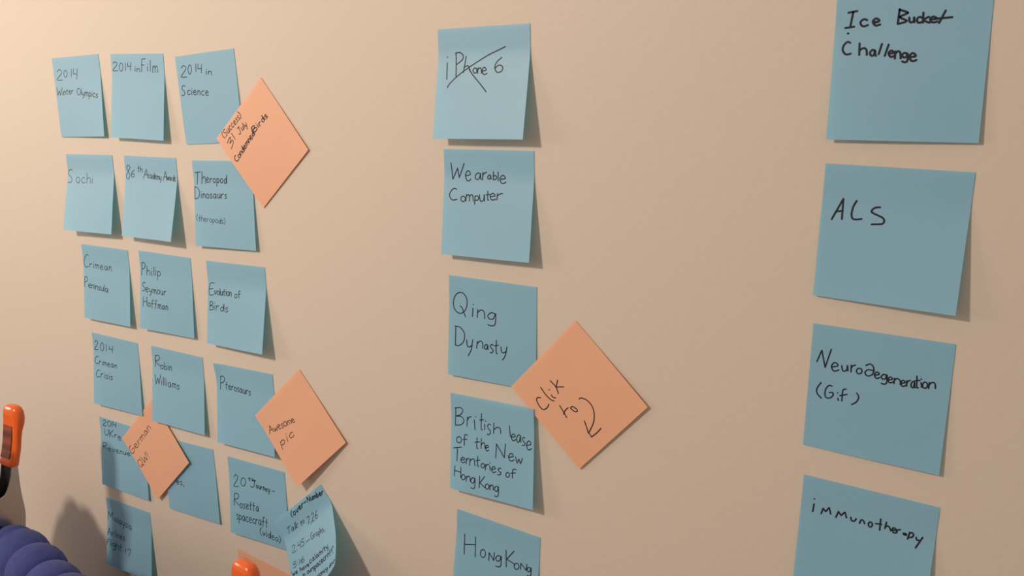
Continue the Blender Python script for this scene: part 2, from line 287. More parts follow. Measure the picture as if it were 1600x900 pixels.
# handwriting: pen strokes in tenths of a millimetre on each sheet (across, down)
INK = {
    'A1': [
        ('handwriting', 0.74, [[67,134,75,128,86,119,99,114,112,116,127,121,136,128,139,135,137,143,127,155,99,172,63,193,47,208,68,214,108,214,138,214],[202,125,190,129,180,137,173,148,171,161,172,173,178,182,187,187,198,188,209,184,219,176,226,165,228,152,227,141,221,131,213,126,202,125],[305,118,289,189],[342,115,328,164,386,167],[400,117,374,217]]),
        ('handwriting', 0.74, [[27,280,28,358,64,311,74,358,115,284],[121,322,113,358],[124,306,127,304],[130,357,140,321],[137,334,141,330,147,324,153,320,157,320,161,323,163,328,163,336,161,348,159,355],[198,300,194,314,189,334,186,349,188,354,192,354,195,353],[179,323,209,319],[223,335,231,334,242,332,250,330,252,326,250,322,247,319,244,317,240,316,236,317,231,320,225,326,222,332,221,338,223,345,225,350,228,353,232,354,236,354,242,352,248,349,252,346],[273,318,265,351],[270,332,273,329,277,324,282,321,287,319,293,318,297,317],[389,302,376,307,366,316,360,329,360,343,366,355,377,363,390,365,403,361,413,351,419,338,419,324,413,312,402,305,389,302],[439,308,428,370],[445,338,445,344,445,353,447,360,450,364,456,366,461,367,466,365,472,362,476,360],[484,342,481,352,475,366,469,378,461,386,452,393,446,397],[489,377,499,339],[496,351,500,347,506,342,511,340,515,342,517,347,519,353,518,362,516,372,515,379],[520,353,524,350,530,345,536,343,540,345,542,349,544,356,544,364,543,375,543,382],[561,347,549,411],[558,355,563,352,570,349,577,348,583,352,590,358,592,365,590,371,584,378,577,382,570,382,561,379,555,377],[609,355,603,388],[611,340,614,339],[657,362,653,359,648,356,642,355,635,358,628,362,624,368,622,374,624,381,626,386,630,389,634,391,639,391,646,391,653,388,658,387],[699,369,695,368,690,365,685,364,680,366,675,368,672,371,673,373,676,376,680,379,685,382,691,385,695,388,694,392,690,395,686,397,679,397,672,396,666,395]]),
    ],
    'A2': [
        ('handwriting', 0.74, [[31,87,37,82,46,74,56,70,68,71,80,74,88,80,91,85,90,92,82,102,60,117,32,135,19,148,37,152,70,150,94,149],[149,81,139,86,130,96,124,109,121,124,123,137,129,148,137,153,148,154,158,148,166,138,172,125,175,111,173,97,168,87,159,81,149,81],[218,78,208,149],[252,76,245,111,290,111],[297,76,282,147],[352,128,346,155],[353,115,357,114],[372,157,379,128],[377,139,382,136,390,131,398,129,404,130,410,132,415,137,416,144,415,153,414,159],[511,44,461,49,440,160],[450,101,488,98],[534,113,526,154],[537,94,541,92],[580,57,567,155],[600,166,612,107],[609,125,614,119,622,111,629,107,633,110,636,116,638,125,637,139,635,155,633,166],[639,125,645,119,653,111,660,107,665,110,669,116,671,125,671,139,670,155,669,166]]),
    ],
    'A3': [
        ('handwriting', 0.74, [[68,104,75,98,85,89,95,85,106,86,118,92,126,99,128,106,126,114,118,125,94,142,65,161,51,176,68,182,101,183,126,184],[181,86,172,91,163,101,157,114,154,129,154,143,158,154,165,160,174,161,184,157,192,147,199,134,202,119,201,105,197,94,190,88,181,86],[266,85,254,148],[293,89,284,125,331,129],[340,93,322,164],[390,153,382,181],[392,140,396,139],[409,184,418,156],[415,167,421,164,429,161,437,159,443,161,449,164,453,168,454,176,453,184,451,191]]),
        ('handwriting', 0.74, [[88,260,84,257,78,253,71,252,62,253,53,257,46,263,43,269,43,277,45,284,52,290,61,296,68,302,72,309,73,316,71,323,66,329,57,334,49,337,40,336,32,332,26,330],[146,303,143,301,138,298,132,297,125,299,117,304,112,310,111,316,111,323,114,328,117,331,121,333,127,333,133,332,140,330,145,328],[172,303,163,339],[175,286,179,285],[192,319,202,319,215,319,224,317,226,314,223,309,220,305,217,302,212,301,207,301,201,304,195,309,191,315,190,322,192,329,195,335,198,338,203,340,208,340,214,339,221,337,226,335],[240,344,250,307],[247,321,252,317,258,312,265,309,270,310,274,313,277,318,276,328,275,339,273,347],[329,320,325,317,320,314,315,313,308,316,301,321,296,327,294,333,295,340,297,346,300,349,305,351,310,351,316,350,323,348,328,346],[349,335,359,335,372,335,381,334,382,330,380,325,377,321,374,319,369,317,364,317,358,320,352,326,348,331,348,338,350,346,352,352,356,355,360,356,365,357,371,356,378,353,383,352]]),
    ],
    'B1': [
        ('handwriting', 0.67, [[81,162,74,158,64,153,52,152,39,156,24,163,14,172,11,183,13,195,19,205,32,213,48,220,62,228,71,238,77,249,78,260,72,270,62,279,50,285,37,284,22,281,12,278],[175,226,160,230,149,240,146,254,152,268,166,279,182,283,198,279,209,269,211,254,205,240,192,230,175,226],[292,234,285,231,276,227,266,226,256,231,246,239,241,248,242,258,246,268,252,276,259,281,267,282,276,282,286,280,296,276,303,273],[327,184,330,281],[326,247,334,240,345,231,356,225,364,226,373,230,379,238,383,252,385,269,387,282],[416,233,418,283],[415,211,420,209]]),
    ],
    'B2': [
        ('handwriting', 0.67, [[80,107,73,100,64,91,54,88,44,93,34,104,29,115,32,126,39,137,47,148,57,161,66,175,71,188,65,202,53,216,42,223,31,218,19,207,15,194,20,181,31,167,44,153,58,136,73,119,83,107],[140,132,131,138,117,145,105,154,97,163,92,172,90,181,92,189,99,197,107,201,116,200,127,196,135,191,140,186,142,179,140,174,135,170,127,167,118,167,109,170,100,177,94,181],[212,89,209,104,204,124,202,140,204,145,207,146,210,145],[195,111,223,111],[240,92,230,147],[233,128,238,124,244,119,250,117,254,117,258,120,260,125,260,133,259,143,258,150],[275,203,322,118,341,200],[288,171,336,166],[365,170,363,168,359,166,355,165,351,168,346,172,343,177,343,183,344,189,346,194,349,196,352,198,356,198,360,197,364,195,367,193],[399,170,395,168,391,165,386,165,381,168,377,174,374,181,374,187,376,193,379,197,382,199,387,199,390,197,394,188,397,176,399,170,399,175,398,186,398,194,400,198,402,199,403,200],[432,180,429,177,426,174,422,173,417,176,413,181,410,186,410,192,412,198,415,201,419,203,424,204,428,198,431,182,435,160,438,150,437,162,436,186,436,204],[443,184,449,184,458,183,464,181,465,178,463,173,460,170,458,167,455,166,452,167,448,170,444,175,442,181,442,187,445,194,447,199,450,202,453,204,456,204,460,202,465,200,468,198],[473,207,476,172],[475,183,477,179,481,175,484,173,486,174,488,178,489,184,490,192,490,202,490,209],[490,184,493,181,496,176,500,174,502,175,504,179,506,185,507,193,507,203,508,210],[512,177,513,183,514,191,515,198,518,201,522,203,525,203,528,201,532,199,534,196],[538,178,536,188,534,201,532,213,528,221,524,228,521,232],[561,214,599,126,617,211],[571,181,611,175],[617,170,618,181,620,196,623,204,625,199,627,187,630,180,632,187,635,200,638,205,640,197,642,183,644,172],[669,180,666,178,662,176,659,175,655,178,651,184,649,189,650,194,652,200,654,203,657,205,660,205,663,203,665,195,667,185,669,180,669,184,669,193,669,201,671,204,672,205,674,206],[679,178,678,207],[678,190,680,188,682,184,684,181,687,180,691,179,693,179],[716,186,714,184,711,181,708,180,704,183,701,188,699,193,699,198,701,204,703,208,706,210,710,210,713,205,715,188,718,167,720,157,720,169,719,193,720,210],[738,180,736,179,733,177,731,176,728,178,726,181,724,184,725,186,727,189,729,192,732,195,735,198,737,201,737,204,736,207,734,210,731,210,727,210,724,209]]),
    ],
    'B3': [
        ('handwriting', 0.78, [[63,105,45,209],[27,109,101,101],[124,97,108,205],[112,167,120,159,131,149,142,142,149,142,155,147,158,156,159,171,157,190,156,204],[173,170,182,169,193,168,201,165,203,161,201,156,198,152,195,149,191,148,186,149,181,153,175,159,172,166,172,173,174,182,176,188,180,191,184,192,188,192,194,190,200,187,204,185],[224,156,217,193],[221,171,224,168,229,163,233,160,239,158,245,157,249,156],[280,155,271,158,264,165,261,174,262,183,268,190,276,193,285,190,292,183,295,174,294,165,288,158,280,155],[314,155,304,223],[312,164,316,161,322,156,328,155,334,158,339,164,342,171,339,178,334,185,328,190,322,191,314,189,309,188],[374,155,365,158,358,165,355,174,356,184,361,191,370,193,378,191,385,184,389,174,387,165,382,158,374,155],[434,163,431,160,426,157,421,156,415,160,408,167,404,174,403,181,405,189,409,194,413,196,420,196,426,189,432,166,440,137,444,123,442,140,438,172,435,196]]),
        ('handwriting', 0.78, [[12,233,8,340],[8,235,15,236,30,237,43,241,55,250,66,261,73,274,74,288,71,304,65,317,55,327,44,334,32,339,22,341,12,339,8,338],[98,293,94,334],[99,274,102,272],[114,331,118,293],[117,308,121,303,127,297,132,293,137,293,141,296,144,301,146,310,145,322,145,330],[180,293,170,296,163,303,160,312,162,322,169,329,178,331,187,328,194,321,197,311,195,302,189,295,180,293],[239,294,236,293,231,291,226,291,221,293,217,296,215,300,216,302,219,305,222,308,227,311,233,314,236,317,236,321,233,325,229,328,223,329,215,328,210,328],[290,295,285,293,279,290,272,290,265,294,259,302,255,309,255,316,257,322,261,327,266,328,272,328,277,325,282,315,287,302,290,295,290,300,289,312,288,321,290,325,293,327,295,328],[312,288,312,297,312,310,313,319,316,324,320,326,324,325,329,324,334,321,339,315,341,305,343,293,344,287,344,297,344,313,343,325],[362,288,357,327],[361,304,363,300,367,296,372,292,378,289,384,288,388,287],[428,293,425,292,420,290,415,290,411,292,407,295,404,298,405,301,408,303,412,306,417,309,422,312,425,315,425,318,422,322,418,325,412,326,405,325,400,325]]),
        ('handwriting', 0.46, [[40,478,35,482,29,489,24,495,21,502,20,509,21,517,25,525,31,533,35,538],[62,489,61,502,59,519,58,531,60,536,64,536,66,536],[48,508,75,507],[87,484,83,537],[84,518,88,514,94,509,99,506,104,507,107,509,110,514,111,521,110,531,110,538],[123,524,130,523,140,523,147,521,148,518,146,515,143,512,140,510,136,508,133,509,128,512,124,516,121,521,122,526,124,532,127,537,130,539,133,540,137,540,142,539,147,537,151,535],[163,511,160,539],[162,523,164,520,168,517,172,514,176,513,181,512,185,512],[209,511,202,513,196,518,193,525,195,533,200,539,208,541,215,539,221,534,223,527,222,519,217,513,209,511],[236,513,230,563],[234,519,238,517,243,514,248,513,253,516,258,520,261,525,259,531,255,536,250,540,244,540,238,538,233,537],[285,513,278,514,272,520,269,528,271,536,276,542,283,544,291,542,297,537,299,529,297,521,292,515,285,513],[334,526,332,524,327,522,323,521,318,524,312,528,309,533,309,537,311,543,314,546,319,548,324,548,329,543,334,528,338,509,340,500,340,511,339,532,338,548],[370,519,367,517,363,515,359,515,356,516,352,519,350,522,351,524,353,527,356,529,360,532,365,535,368,537,367,541,365,544,361,546,356,547,351,546,347,545],[380,495,384,500,389,507,392,514,393,520,393,527,391,534,387,542,381,549,377,554]]),
    ],
    'C1': [
        ('handwriting', 0.74, [[99,111,93,107,84,103,74,103,61,111,48,124,36,139,26,154,19,171,15,186,17,202,22,216,29,227,37,233,46,235,56,235,67,231,79,226,87,222],[115,190,108,233],[112,208,116,204,122,199,128,195,136,193,145,191,151,191],[178,192,172,235],[180,173,184,170],[198,235,207,190],[204,204,209,200,216,193,223,190,227,192,230,197,232,204,232,215,231,227,230,235],[234,204,239,200,247,194,253,191,258,193,262,198,264,205,265,215,265,227,264,235],[290,214,302,213,318,212,329,209,331,205,328,200,323,196,319,194,313,192,307,193,299,197,292,203,288,210,288,217,292,225,296,231,301,235,307,236,313,236,321,234,329,231,335,229],[405,200,399,197,390,194,381,194,372,198,363,206,358,213,358,220,362,227,367,232,373,234,381,234,388,231,395,220,401,207,405,200,405,205,403,218,403,227,406,232,409,233,412,234],[431,235,438,190],[435,207,441,202,449,195,456,190,462,191,468,194,472,201,473,212,472,226,472,236]]),
        ('handwriting', 0.74, [[19,339,12,441],[16,342,24,339,36,335,47,334,56,338,65,345,69,353,67,362,61,372,53,380,42,385,28,388,18,390],[84,421,94,421,109,420,119,419,120,415,117,410,113,406,108,403,103,402,97,402,91,406,85,411,82,417,82,424,86,432,90,438,94,441,99,442,105,442,112,441,119,438,124,437],[135,442,140,402],[138,417,143,413,150,407,156,403,162,404,167,407,171,413,172,423,172,435,172,444],[190,406,187,447],[191,388,194,386],[203,446,207,407],[206,422,211,418,217,412,224,408,229,409,234,412,238,418,240,427,240,439,239,448],[283,416,279,414,273,412,267,411,262,412,257,416,254,419,255,422,259,425,263,428,269,432,276,435,280,439,280,443,276,447,271,449,264,450,256,449,250,448],[294,409,294,419,295,432,297,443,300,448,305,450,310,451,315,449,322,446,327,441,330,430,331,417,332,411,333,421,333,439,333,452],[352,386,348,452],[403,422,398,419,390,415,383,415,375,419,367,426,363,434,363,441,366,449,371,454,376,456,383,456,390,453,395,443,400,429,403,422,404,427,403,440,402,450,405,455,408,457,411,458]]),
    ],
    'C2': [
        ('handwriting', 0.74, [[37,118,23,242],[33,122,43,118,55,113,67,112,76,117,83,126,86,135,83,146,76,158,67,168,55,175,41,178,30,181],[111,144,102,234],[103,202,110,195,121,186,130,180,137,180,143,184,147,190,149,203,148,219,148,230],[179,183,173,232],[181,161,185,158],[215,142,205,228],[240,170,233,225],[243,145,247,142],[268,176,259,262],[265,187,271,183,280,177,289,174,297,178,306,185,310,192,307,202,300,212,292,219,282,220,271,219,263,217]]),
        ('handwriting', 0.74, [[78,311,73,309,67,306,60,306,52,309,44,315,39,321,37,328,38,335,42,341,50,346,59,349,67,354,72,360,74,366,74,373,70,380,63,386,55,390,47,391,39,389,33,388],[89,373,98,372,111,371,119,369,120,365,117,359,113,355,110,353,105,352,100,352,95,356,90,363,87,369,88,377,91,385,95,391,98,394,103,395,108,395,113,393,120,390,124,388],[139,355,140,362,142,373,144,381,148,385,153,387,158,387,163,385,167,381,171,378],[177,355,174,367,171,384,167,399,160,410,153,419,148,425],[191,398,195,358],[194,370,197,366,202,361,207,358,210,360,213,364,215,370,215,380,215,390,215,398],[216,370,220,366,225,361,230,358,234,360,237,364,239,370,240,380,240,390,240,398],[274,355,265,358,258,365,255,375,258,385,264,393,273,395,282,393,289,385,292,375,290,365,283,358,274,355],[307,356,307,366,308,380,310,390,312,395,316,397,320,397,325,396,331,392,335,387,337,375,339,362,339,356,340,366,340,384,340,397],[359,356,355,397],[357,373,360,369,364,364,368,360,374,358,380,357,385,356]]),
        ('handwriting', 0.74, [[50,451,47,541],[104,444,104,534],[47,496,104,487],[136,496,128,499,121,506,119,515,121,525,127,532,136,535,145,532,151,525,153,516,151,506,145,499,136,496],[202,469,199,467,194,465,190,464,186,464,183,466,181,475,179,497,179,526,178,546],[167,501,199,498],[251,466,247,464,242,461,238,460,234,461,231,463,229,471,228,493,227,522,226,543],[216,498,247,495],[263,537,267,494],[266,508,269,503,274,497,278,494,281,496,284,501,286,508,286,518,285,529,285,538],[287,508,290,503,295,497,300,494,303,496,306,501,308,508,309,518,309,529,309,538],[357,503,353,500,346,498,340,497,334,502,328,509,325,516,325,523,327,529,331,534,335,536,341,536,346,533,350,523,354,510,357,503,357,508,356,520,356,529,358,533,361,535,363,536],[376,537,380,494],[379,511,382,505,388,499,393,495,397,495,401,498,404,504,405,515,405,528,405,537]]),
    ],
    'C3': [
        ('handwriting', 0.74, [[91,200,74,200,50,200,31,211,23,242,21,283,26,312,44,316,69,309,87,303],[28,259,73,251],[92,264,96,277,101,294,106,302,111,293,116,277,119,264],[141,266,134,269,129,275,127,285,129,294,135,300,143,303,150,300,155,293,157,284,154,275,149,268,141,266],[167,242,168,303],[175,265,176,273,178,285,179,295,182,299,185,301,189,301,193,299,197,296,200,291,201,281,201,269,202,264,203,273,204,289,205,301],[223,243,223,258,222,279,223,295,226,300,229,300,231,299],[211,267,237,263],[249,260,249,299],[248,243,250,241],[273,259,265,261,260,269,259,279,261,288,267,296,275,298,282,295,287,288,288,278,286,268,280,261,273,259],[297,298,297,260],[297,274,300,270,304,264,308,260,311,260,315,263,318,268,320,278,321,289,321,297],[380,271,372,275,367,283,365,292,368,301,374,306,382,307,390,303,396,295,397,286,394,278,388,272,380,271],[439,242,436,241,431,240,427,240,424,241,421,243,420,250,420,267,421,289,422,305],[409,272,438,265]]),
        ('handwriting', 0.74, [[36,373,36,451],[32,375,39,374,49,371,58,370,65,372,71,376,74,381,73,387,69,395,63,401,54,405,44,408,40,410,46,410,58,409,68,410,74,414,79,420,81,427,80,433,76,440,69,445,58,448,45,450,36,451],[97,402,96,442],[96,384,100,381],[123,400,121,444],[123,418,126,415,131,409,137,405,144,403,152,402,158,401],[221,414,216,411,209,408,202,407,194,410,186,417,181,423,182,430,186,437,191,442,199,444,208,444,215,437,220,417,224,390,227,377,228,392,229,422,230,444],[283,408,278,407,271,405,265,404,259,406,253,409,251,413,252,416,257,419,262,423,269,426,277,430,282,433,281,437,278,442,273,445,265,445,256,445,249,444]]),
    ],
    'D1': [
        ('handwriting', 0.74, [[36,105,42,98,50,87,59,80,69,80,80,83,86,88,88,94,87,103,79,116,59,138,33,163,22,181,37,183,65,177,87,173],[162,90,151,97,141,111,133,127,130,145,132,160,138,171,147,176,158,175,169,167,179,154,186,138,189,120,188,105,182,94,173,88,162,90],[236,95,224,169],[286,105,277,143,333,134],[343,96,325,172]]),
        ('handwriting', 0.74, [[81,252,75,250,68,248,59,249,51,255,42,263,35,272,29,282,25,292,24,301,26,310,31,318,37,324,43,327,50,328,58,327,67,324,76,320,82,317],[99,291,95,329],[98,307,101,303,105,299,110,295,116,293,123,292,128,291],[149,294,146,329],[150,279,153,277],[167,328,172,290],[171,302,175,298,180,292,185,290,189,291,192,296,193,301,194,310,193,320,193,328],[194,301,199,297,204,292,210,289,213,291,217,295,219,301,220,310,220,320,220,327],[240,309,250,308,263,307,272,304,273,301,270,296,266,293,262,291,257,289,253,290,247,294,242,300,238,306,239,312,242,319,245,324,249,327,254,328,259,328,265,326,272,324,277,321],[332,292,327,290,320,287,313,287,306,291,299,298,295,305,295,312,298,318,302,323,307,325,313,325,319,321,324,311,329,298,332,292,333,297,331,309,331,318,333,322,336,323,338,324],[354,325,358,291],[357,304,361,300,367,294,373,291,378,291,383,294,386,298,387,306,387,317,386,324]]),
        ('handwriting', 0.74, [[101,394,96,393,88,391,80,392,71,397,62,406,54,415,49,424,44,434,43,443,45,452,51,460,57,466,63,468,70,469,78,468,87,465,96,461,103,458],[127,419,122,463],[125,437,128,434,133,428,139,424,146,421,153,420,159,419],[183,425,179,465],[183,407,187,405],[237,426,232,425,226,423,220,422,215,424,209,428,207,432,208,435,212,438,216,441,222,444,229,447,233,451,233,455,229,459,224,462,217,463,209,463,202,462],[261,422,257,463],[262,403,265,401],[314,427,310,425,304,423,298,423,292,425,287,428,284,431,286,434,289,437,294,440,300,443,307,446,311,449,310,453,307,457,302,459,295,460,286,460,280,460]]),
    ],
    'D2': [
        ('handwriting', 0.74, [[56,93,40,204],[51,97,63,93,80,87,95,85,107,88,116,95,120,103,117,113,108,125,96,135,78,140,57,143,49,150,66,164,95,180,117,192],[146,176,136,180,128,187,125,198,127,208,134,215,144,217,154,214,162,206,165,196,163,186,156,179,146,176],[187,145,180,215],[181,191,186,186,194,180,202,177,209,180,215,186,218,192,217,199,211,207,205,212,196,214,187,213,180,213],[242,162,237,208],[245,141,248,139],[258,211,264,168],[261,184,266,179,272,172,278,167,284,167,288,170,291,176,292,187,292,200,291,210]]),
        ('handwriting', 0.74, [[41,288,60,381,83,317,103,372,125,274],[144,330,143,375],[144,310,147,308],[170,294,169,375],[193,296,192,374],[217,331,215,376],[216,311,220,309],[278,336,273,334,265,330,257,330,250,335,243,344,239,352,240,360,243,368,248,374,253,376,260,376,266,372,271,360,275,345,278,336,279,343,278,357,279,368,281,373,285,375,287,376],[304,373,307,329],[306,342,310,338,316,332,321,329,324,331,328,336,330,343,331,353,331,365,330,373],[331,343,335,338,341,332,346,329,351,331,354,336,357,343,358,353,359,365,359,374],[406,338,402,336,396,334,391,333,386,336,381,339,378,343,380,346,383,349,388,353,394,356,400,360,404,363,404,368,400,372,396,375,389,376,381,376,376,375]]),
    ],
    'D3': [
        ('handwriting', 0.74, [[64,122,50,249],[60,126,69,122,83,116,95,115,105,119,113,127,116,137,114,149,106,161,97,172,84,179,68,184,57,187],[141,164,138,182,135,206,134,225,136,231,140,231,142,230],[125,191,152,189],[166,210,173,209,183,208,190,206,191,203,189,198,186,194,183,192,179,190,176,191,171,195,167,200,164,206,165,213,167,220,169,226,172,229,176,230,180,230,184,229,190,226,193,224],[209,191,205,231],[207,208,210,204,213,199,217,195,222,193,227,192,231,192],[257,196,249,198,243,205,241,215,243,224,248,232,255,234,262,232,268,225,270,216,269,206,264,199,257,196],[305,200,302,198,298,196,294,195,291,197,287,200,285,204,286,207,288,210,291,213,295,217,300,220,302,223,302,227,299,232,296,234,291,235,286,234,281,234],[346,203,342,201,337,197,331,197,326,201,321,209,317,216,317,223,319,230,322,235,326,237,331,237,336,234,339,224,343,210,346,203,346,209,345,221,344,231,346,235,348,237,350,238],[363,201,363,210,364,222,365,232,367,237,370,239,373,239,377,238,382,235,385,230,387,219,388,207,389,202,389,211,389,227,389,239],[405,199,401,240],[403,216,405,213,409,208,412,204,417,202,422,201,425,200],[458,209,455,208,451,206,447,205,444,207,440,210,438,213,439,216,442,219,445,222,449,225,453,228,456,232,455,235,453,239,450,242,445,243,439,242,435,241]]),
    ],
    'E1': [
        ('handwriting', 0.74, [[64,40,69,35,76,28,85,24,94,23,104,26,111,29,113,34,112,40,106,48,87,62,64,79,53,91,68,93,95,89,115,86],[168,20,157,25,147,34,140,46,138,58,141,68,147,76,157,80,169,79,180,74,190,65,196,54,198,42,196,31,189,23,180,19,168,20],[228,10,215,76],[250,14,243,45,285,41],[292,10,278,72]]),
        ('handwriting', 0.74, [[80,131,78,147,75,169,76,186,81,193,90,195,99,194,110,191,122,184,131,174,138,155,142,133,145,117],[167,119,152,203],[227,110,162,167,220,188],[250,150,241,190],[247,166,251,163,256,159,263,155,271,154,279,153,285,153],[307,173,319,173,335,173,346,172,348,168,344,163,340,158,336,156,330,154,324,154,317,157,309,163,305,169,305,176,308,184,312,190,317,194,322,196,329,196,336,195,345,193,351,191]]),
        ('handwriting', 0.74, [[37,291,30,363],[33,294,45,290,61,285,76,281,88,282,99,285,104,290,102,296,94,304,83,312,66,317,45,322,37,327,55,333,86,340,109,345],[127,341,139,340,155,338,166,335,168,331,164,327,159,324,155,322,149,321,143,322,136,326,129,332,125,338,126,345,129,352,134,356,139,359,144,360,151,359,158,357,167,354,173,351],[193,319,198,331,205,347,212,355,221,346,230,329,237,316],[260,335,271,333,287,331,298,328,300,324,296,320,292,317,287,315,281,314,275,316,268,320,261,325,257,332,258,338,262,344,266,349,271,352,276,352,283,352,290,350,299,346,304,344],[323,349,329,315],[327,328,332,323,339,317,347,313,353,313,359,315,363,320,364,328,364,339,363,346],[385,308,385,316,386,327,388,336,391,340,396,341,401,341,408,339,415,336,421,330,424,321,426,310,427,305,428,313,428,328,427,339],[452,322,463,320,479,318,490,316,491,312,488,308,483,306,479,304,473,303,467,304,460,308,454,314,450,319,450,325,454,331,458,335,463,338,468,338,474,338,482,336,490,333,496,330]]),
    ],
    'E2': [
        ('handwriting', 0.74, [[156,452,166,450,179,448,189,445,190,441,188,437,184,434,180,432,175,431,170,432,164,436,158,442,154,449,154,455,156,462,160,467,164,469,168,470,174,470,180,467,188,464,193,462],[243,430,239,429,234,427,228,427,223,429,218,434,215,437,216,440,219,443,223,446,228,449,234,452,238,455,237,459,233,464,228,467,221,469,214,469,208,469],[265,459,255,479]]),
    ],
    'E3': [
        ('handwriting', 0.74, [[70,198,75,189,83,177,92,168,102,167,113,170,121,176,123,184,122,194,115,209,97,235,73,266,63,286,79,289,107,281,129,275],[194,179,182,187,172,200,166,216,164,232,168,247,176,256,187,260,199,258,211,250,221,237,226,221,228,205,225,191,217,181,206,176,194,179],[288,153,285,162,283,175,282,184,284,187,289,187,293,186],[268,167,305,165],[325,151,319,185],[320,174,326,171,334,167,342,165,347,165,352,167,356,169,357,174,356,180,356,185],[350,173,349,186,347,203,345,218,341,227,336,234,330,239,321,243,311,245,303,246,299,243,296,239,294,235],[319,180,371,168],[383,210,377,212,372,217,370,224,371,232,375,237,381,240,387,238,392,232,394,225,393,217,389,212,383,210],[405,208,405,215,405,226,405,234,407,238,409,240,412,240,415,239,419,236,422,232,424,223,425,212,426,208,426,216,425,230,425,240],[438,211,434,241],[437,223,439,220,441,217,444,214,448,212,452,211,455,211],[463,241,467,207],[465,220,468,216,472,210,476,207,479,207,481,210,483,215,484,223,483,234,483,241],[495,228,501,227,509,226,514,225,515,222,513,218,511,215,509,213,506,212,503,213,500,216,496,220,494,225,494,230,496,236,498,241,500,243,503,244,506,244,510,243,514,241,517,239],[528,209,528,215,528,224,529,231,532,235,535,236,538,236,541,234,544,231,547,229],[551,209,549,219,546,234,543,246,539,255,534,262,530,267],[579,222,612,222]]),
        ('handwriting', 0.74, [[69,360,60,479],[65,364,75,359,90,353,103,350,114,353,123,360,127,368,125,379,118,391,108,402,92,408,74,412,67,419,83,434,109,451,129,463],[159,437,151,441,144,450,141,461,143,473,149,481,157,483,165,480,171,471,174,459,172,448,167,439,159,437],[212,435,209,433,205,431,201,430,196,433,192,438,190,442,191,446,194,449,197,453,201,456,207,460,209,464,209,469,206,474,202,478,197,480,191,480,186,480],[228,451,236,449,246,447,254,444,255,439,253,434,250,429,247,427,243,426,239,427,234,432,229,439,226,447,227,455,229,464,232,470,235,474,239,475,243,474,248,472,254,468,258,465],[288,395,286,416,284,445,282,467,284,474,288,474,291,473],[272,429,301,422],[330,391,328,413,325,442,324,464,326,471,330,471,333,470],[314,426,343,419],[387,425,383,423,377,419,372,420,366,426,360,435,356,444,356,453,358,461,361,466,366,469,371,468,376,464,380,451,384,434,387,425,387,432,386,447,385,459,387,463,390,465,391,466]]),
        ('handwriting', 0.74, [[116,562,112,560,108,557,103,557,98,560,94,564,92,569,93,572,96,576,99,580,104,583,110,587,113,591,112,596,109,601,105,605,99,606,93,606,88,606],[128,559,121,642],[126,570,130,566,136,561,142,559,148,562,154,569,157,577,155,586,150,595,145,602,138,603,130,601,125,599],[201,559,197,556,191,552,184,552,178,559,171,569,167,579,167,588,170,597,173,603,178,605,184,605,189,600,194,587,198,569,201,559,201,566,200,582,200,595,201,601,204,603,206,604],[248,559,245,556,240,553,235,553,229,557,223,565,219,573,218,582,220,591,222,598,225,602,229,603,234,603,239,601,245,597,250,594],[263,576,271,575,283,573,290,570,292,565,289,559,286,554,283,551,279,550,274,551,269,556,264,564,261,572,261,581,264,590,267,598,270,601,274,603,279,602,284,600,290,596,294,593],[336,557,332,554,327,551,322,551,316,555,311,563,307,570,306,579,307,587,310,594,313,597,317,599,321,598,327,596,333,592,337,590],[350,549,345,602],[348,571,351,566,355,560,360,554,365,551,371,549,375,548],[417,551,413,548,407,545,401,545,394,551,388,560,384,570,384,579,386,587,390,593,394,595,400,595,405,591,410,577,414,560,417,551,417,558,416,573,415,586,417,591,420,593,422,594],[468,512,465,509,460,507,456,506,453,506,450,509,447,520,444,546,442,580,440,605],[432,552,463,547],[492,516,489,538,486,567,485,589,487,596,491,596,494,595],[475,550,505,545]]),
        ('handwriting', 0.74, [[422,616,417,622,409,630,403,639,401,648,399,657,400,667,404,678,411,689,415,696],[434,652,437,665,442,682,447,691,453,683,460,667,465,654],[485,650,481,692],[486,630,489,628],[531,666,528,663,523,659,518,658,512,661,506,668,502,674,501,682,504,689,507,694,513,697,519,697,525,691,530,669,536,641,539,627,539,644,536,675,535,699],[553,678,561,677,573,677,581,676,582,671,580,666,576,662,573,659,569,658,565,658,560,662,555,667,552,674,552,681,554,689,557,695,561,699,565,701,569,701,575,699,581,697,585,695],[617,666,609,667,602,674,599,683,601,693,607,701,615,704,624,702,630,696,633,686,631,676,626,669,617,666],[649,641,653,647,659,656,663,665,664,673,664,682,662,690,657,699,650,708,645,714]]),
    ],
    'F1': [
        ('handwriting', 0.74, [[8,256,25,161,54,217,94,158,100,251],[166,218,161,215,154,211,147,210,141,214,134,221,130,229,131,236,134,244,138,249,143,252,149,252,155,249,159,239,163,225,166,218,166,224,166,236,166,247,168,251,171,253,174,254],[196,185,192,258],[246,224,241,221,234,217,227,216,221,221,214,228,210,236,211,244,214,252,218,257,223,260,230,261,235,257,239,247,243,232,246,224,246,231,246,244,246,255,248,259,251,262,254,263],[268,220,269,228,270,241,273,250,277,255,282,257,287,258,291,256,296,252,299,249],[305,223,303,237,300,256,296,272,290,284,283,293,278,299],[347,233,343,231,338,229,333,228,329,229,324,233,322,236,323,239,327,243,331,246,336,250,342,254,345,258,345,262,342,267,338,269,332,270,325,268,320,267],[367,229,366,274],[368,209,370,207],[421,241,416,238,409,234,403,233,396,238,390,245,386,252,387,260,390,267,394,273,399,275,405,276,410,273,415,262,418,248,421,241,421,247,421,260,421,270,423,275,426,277,428,278]]),
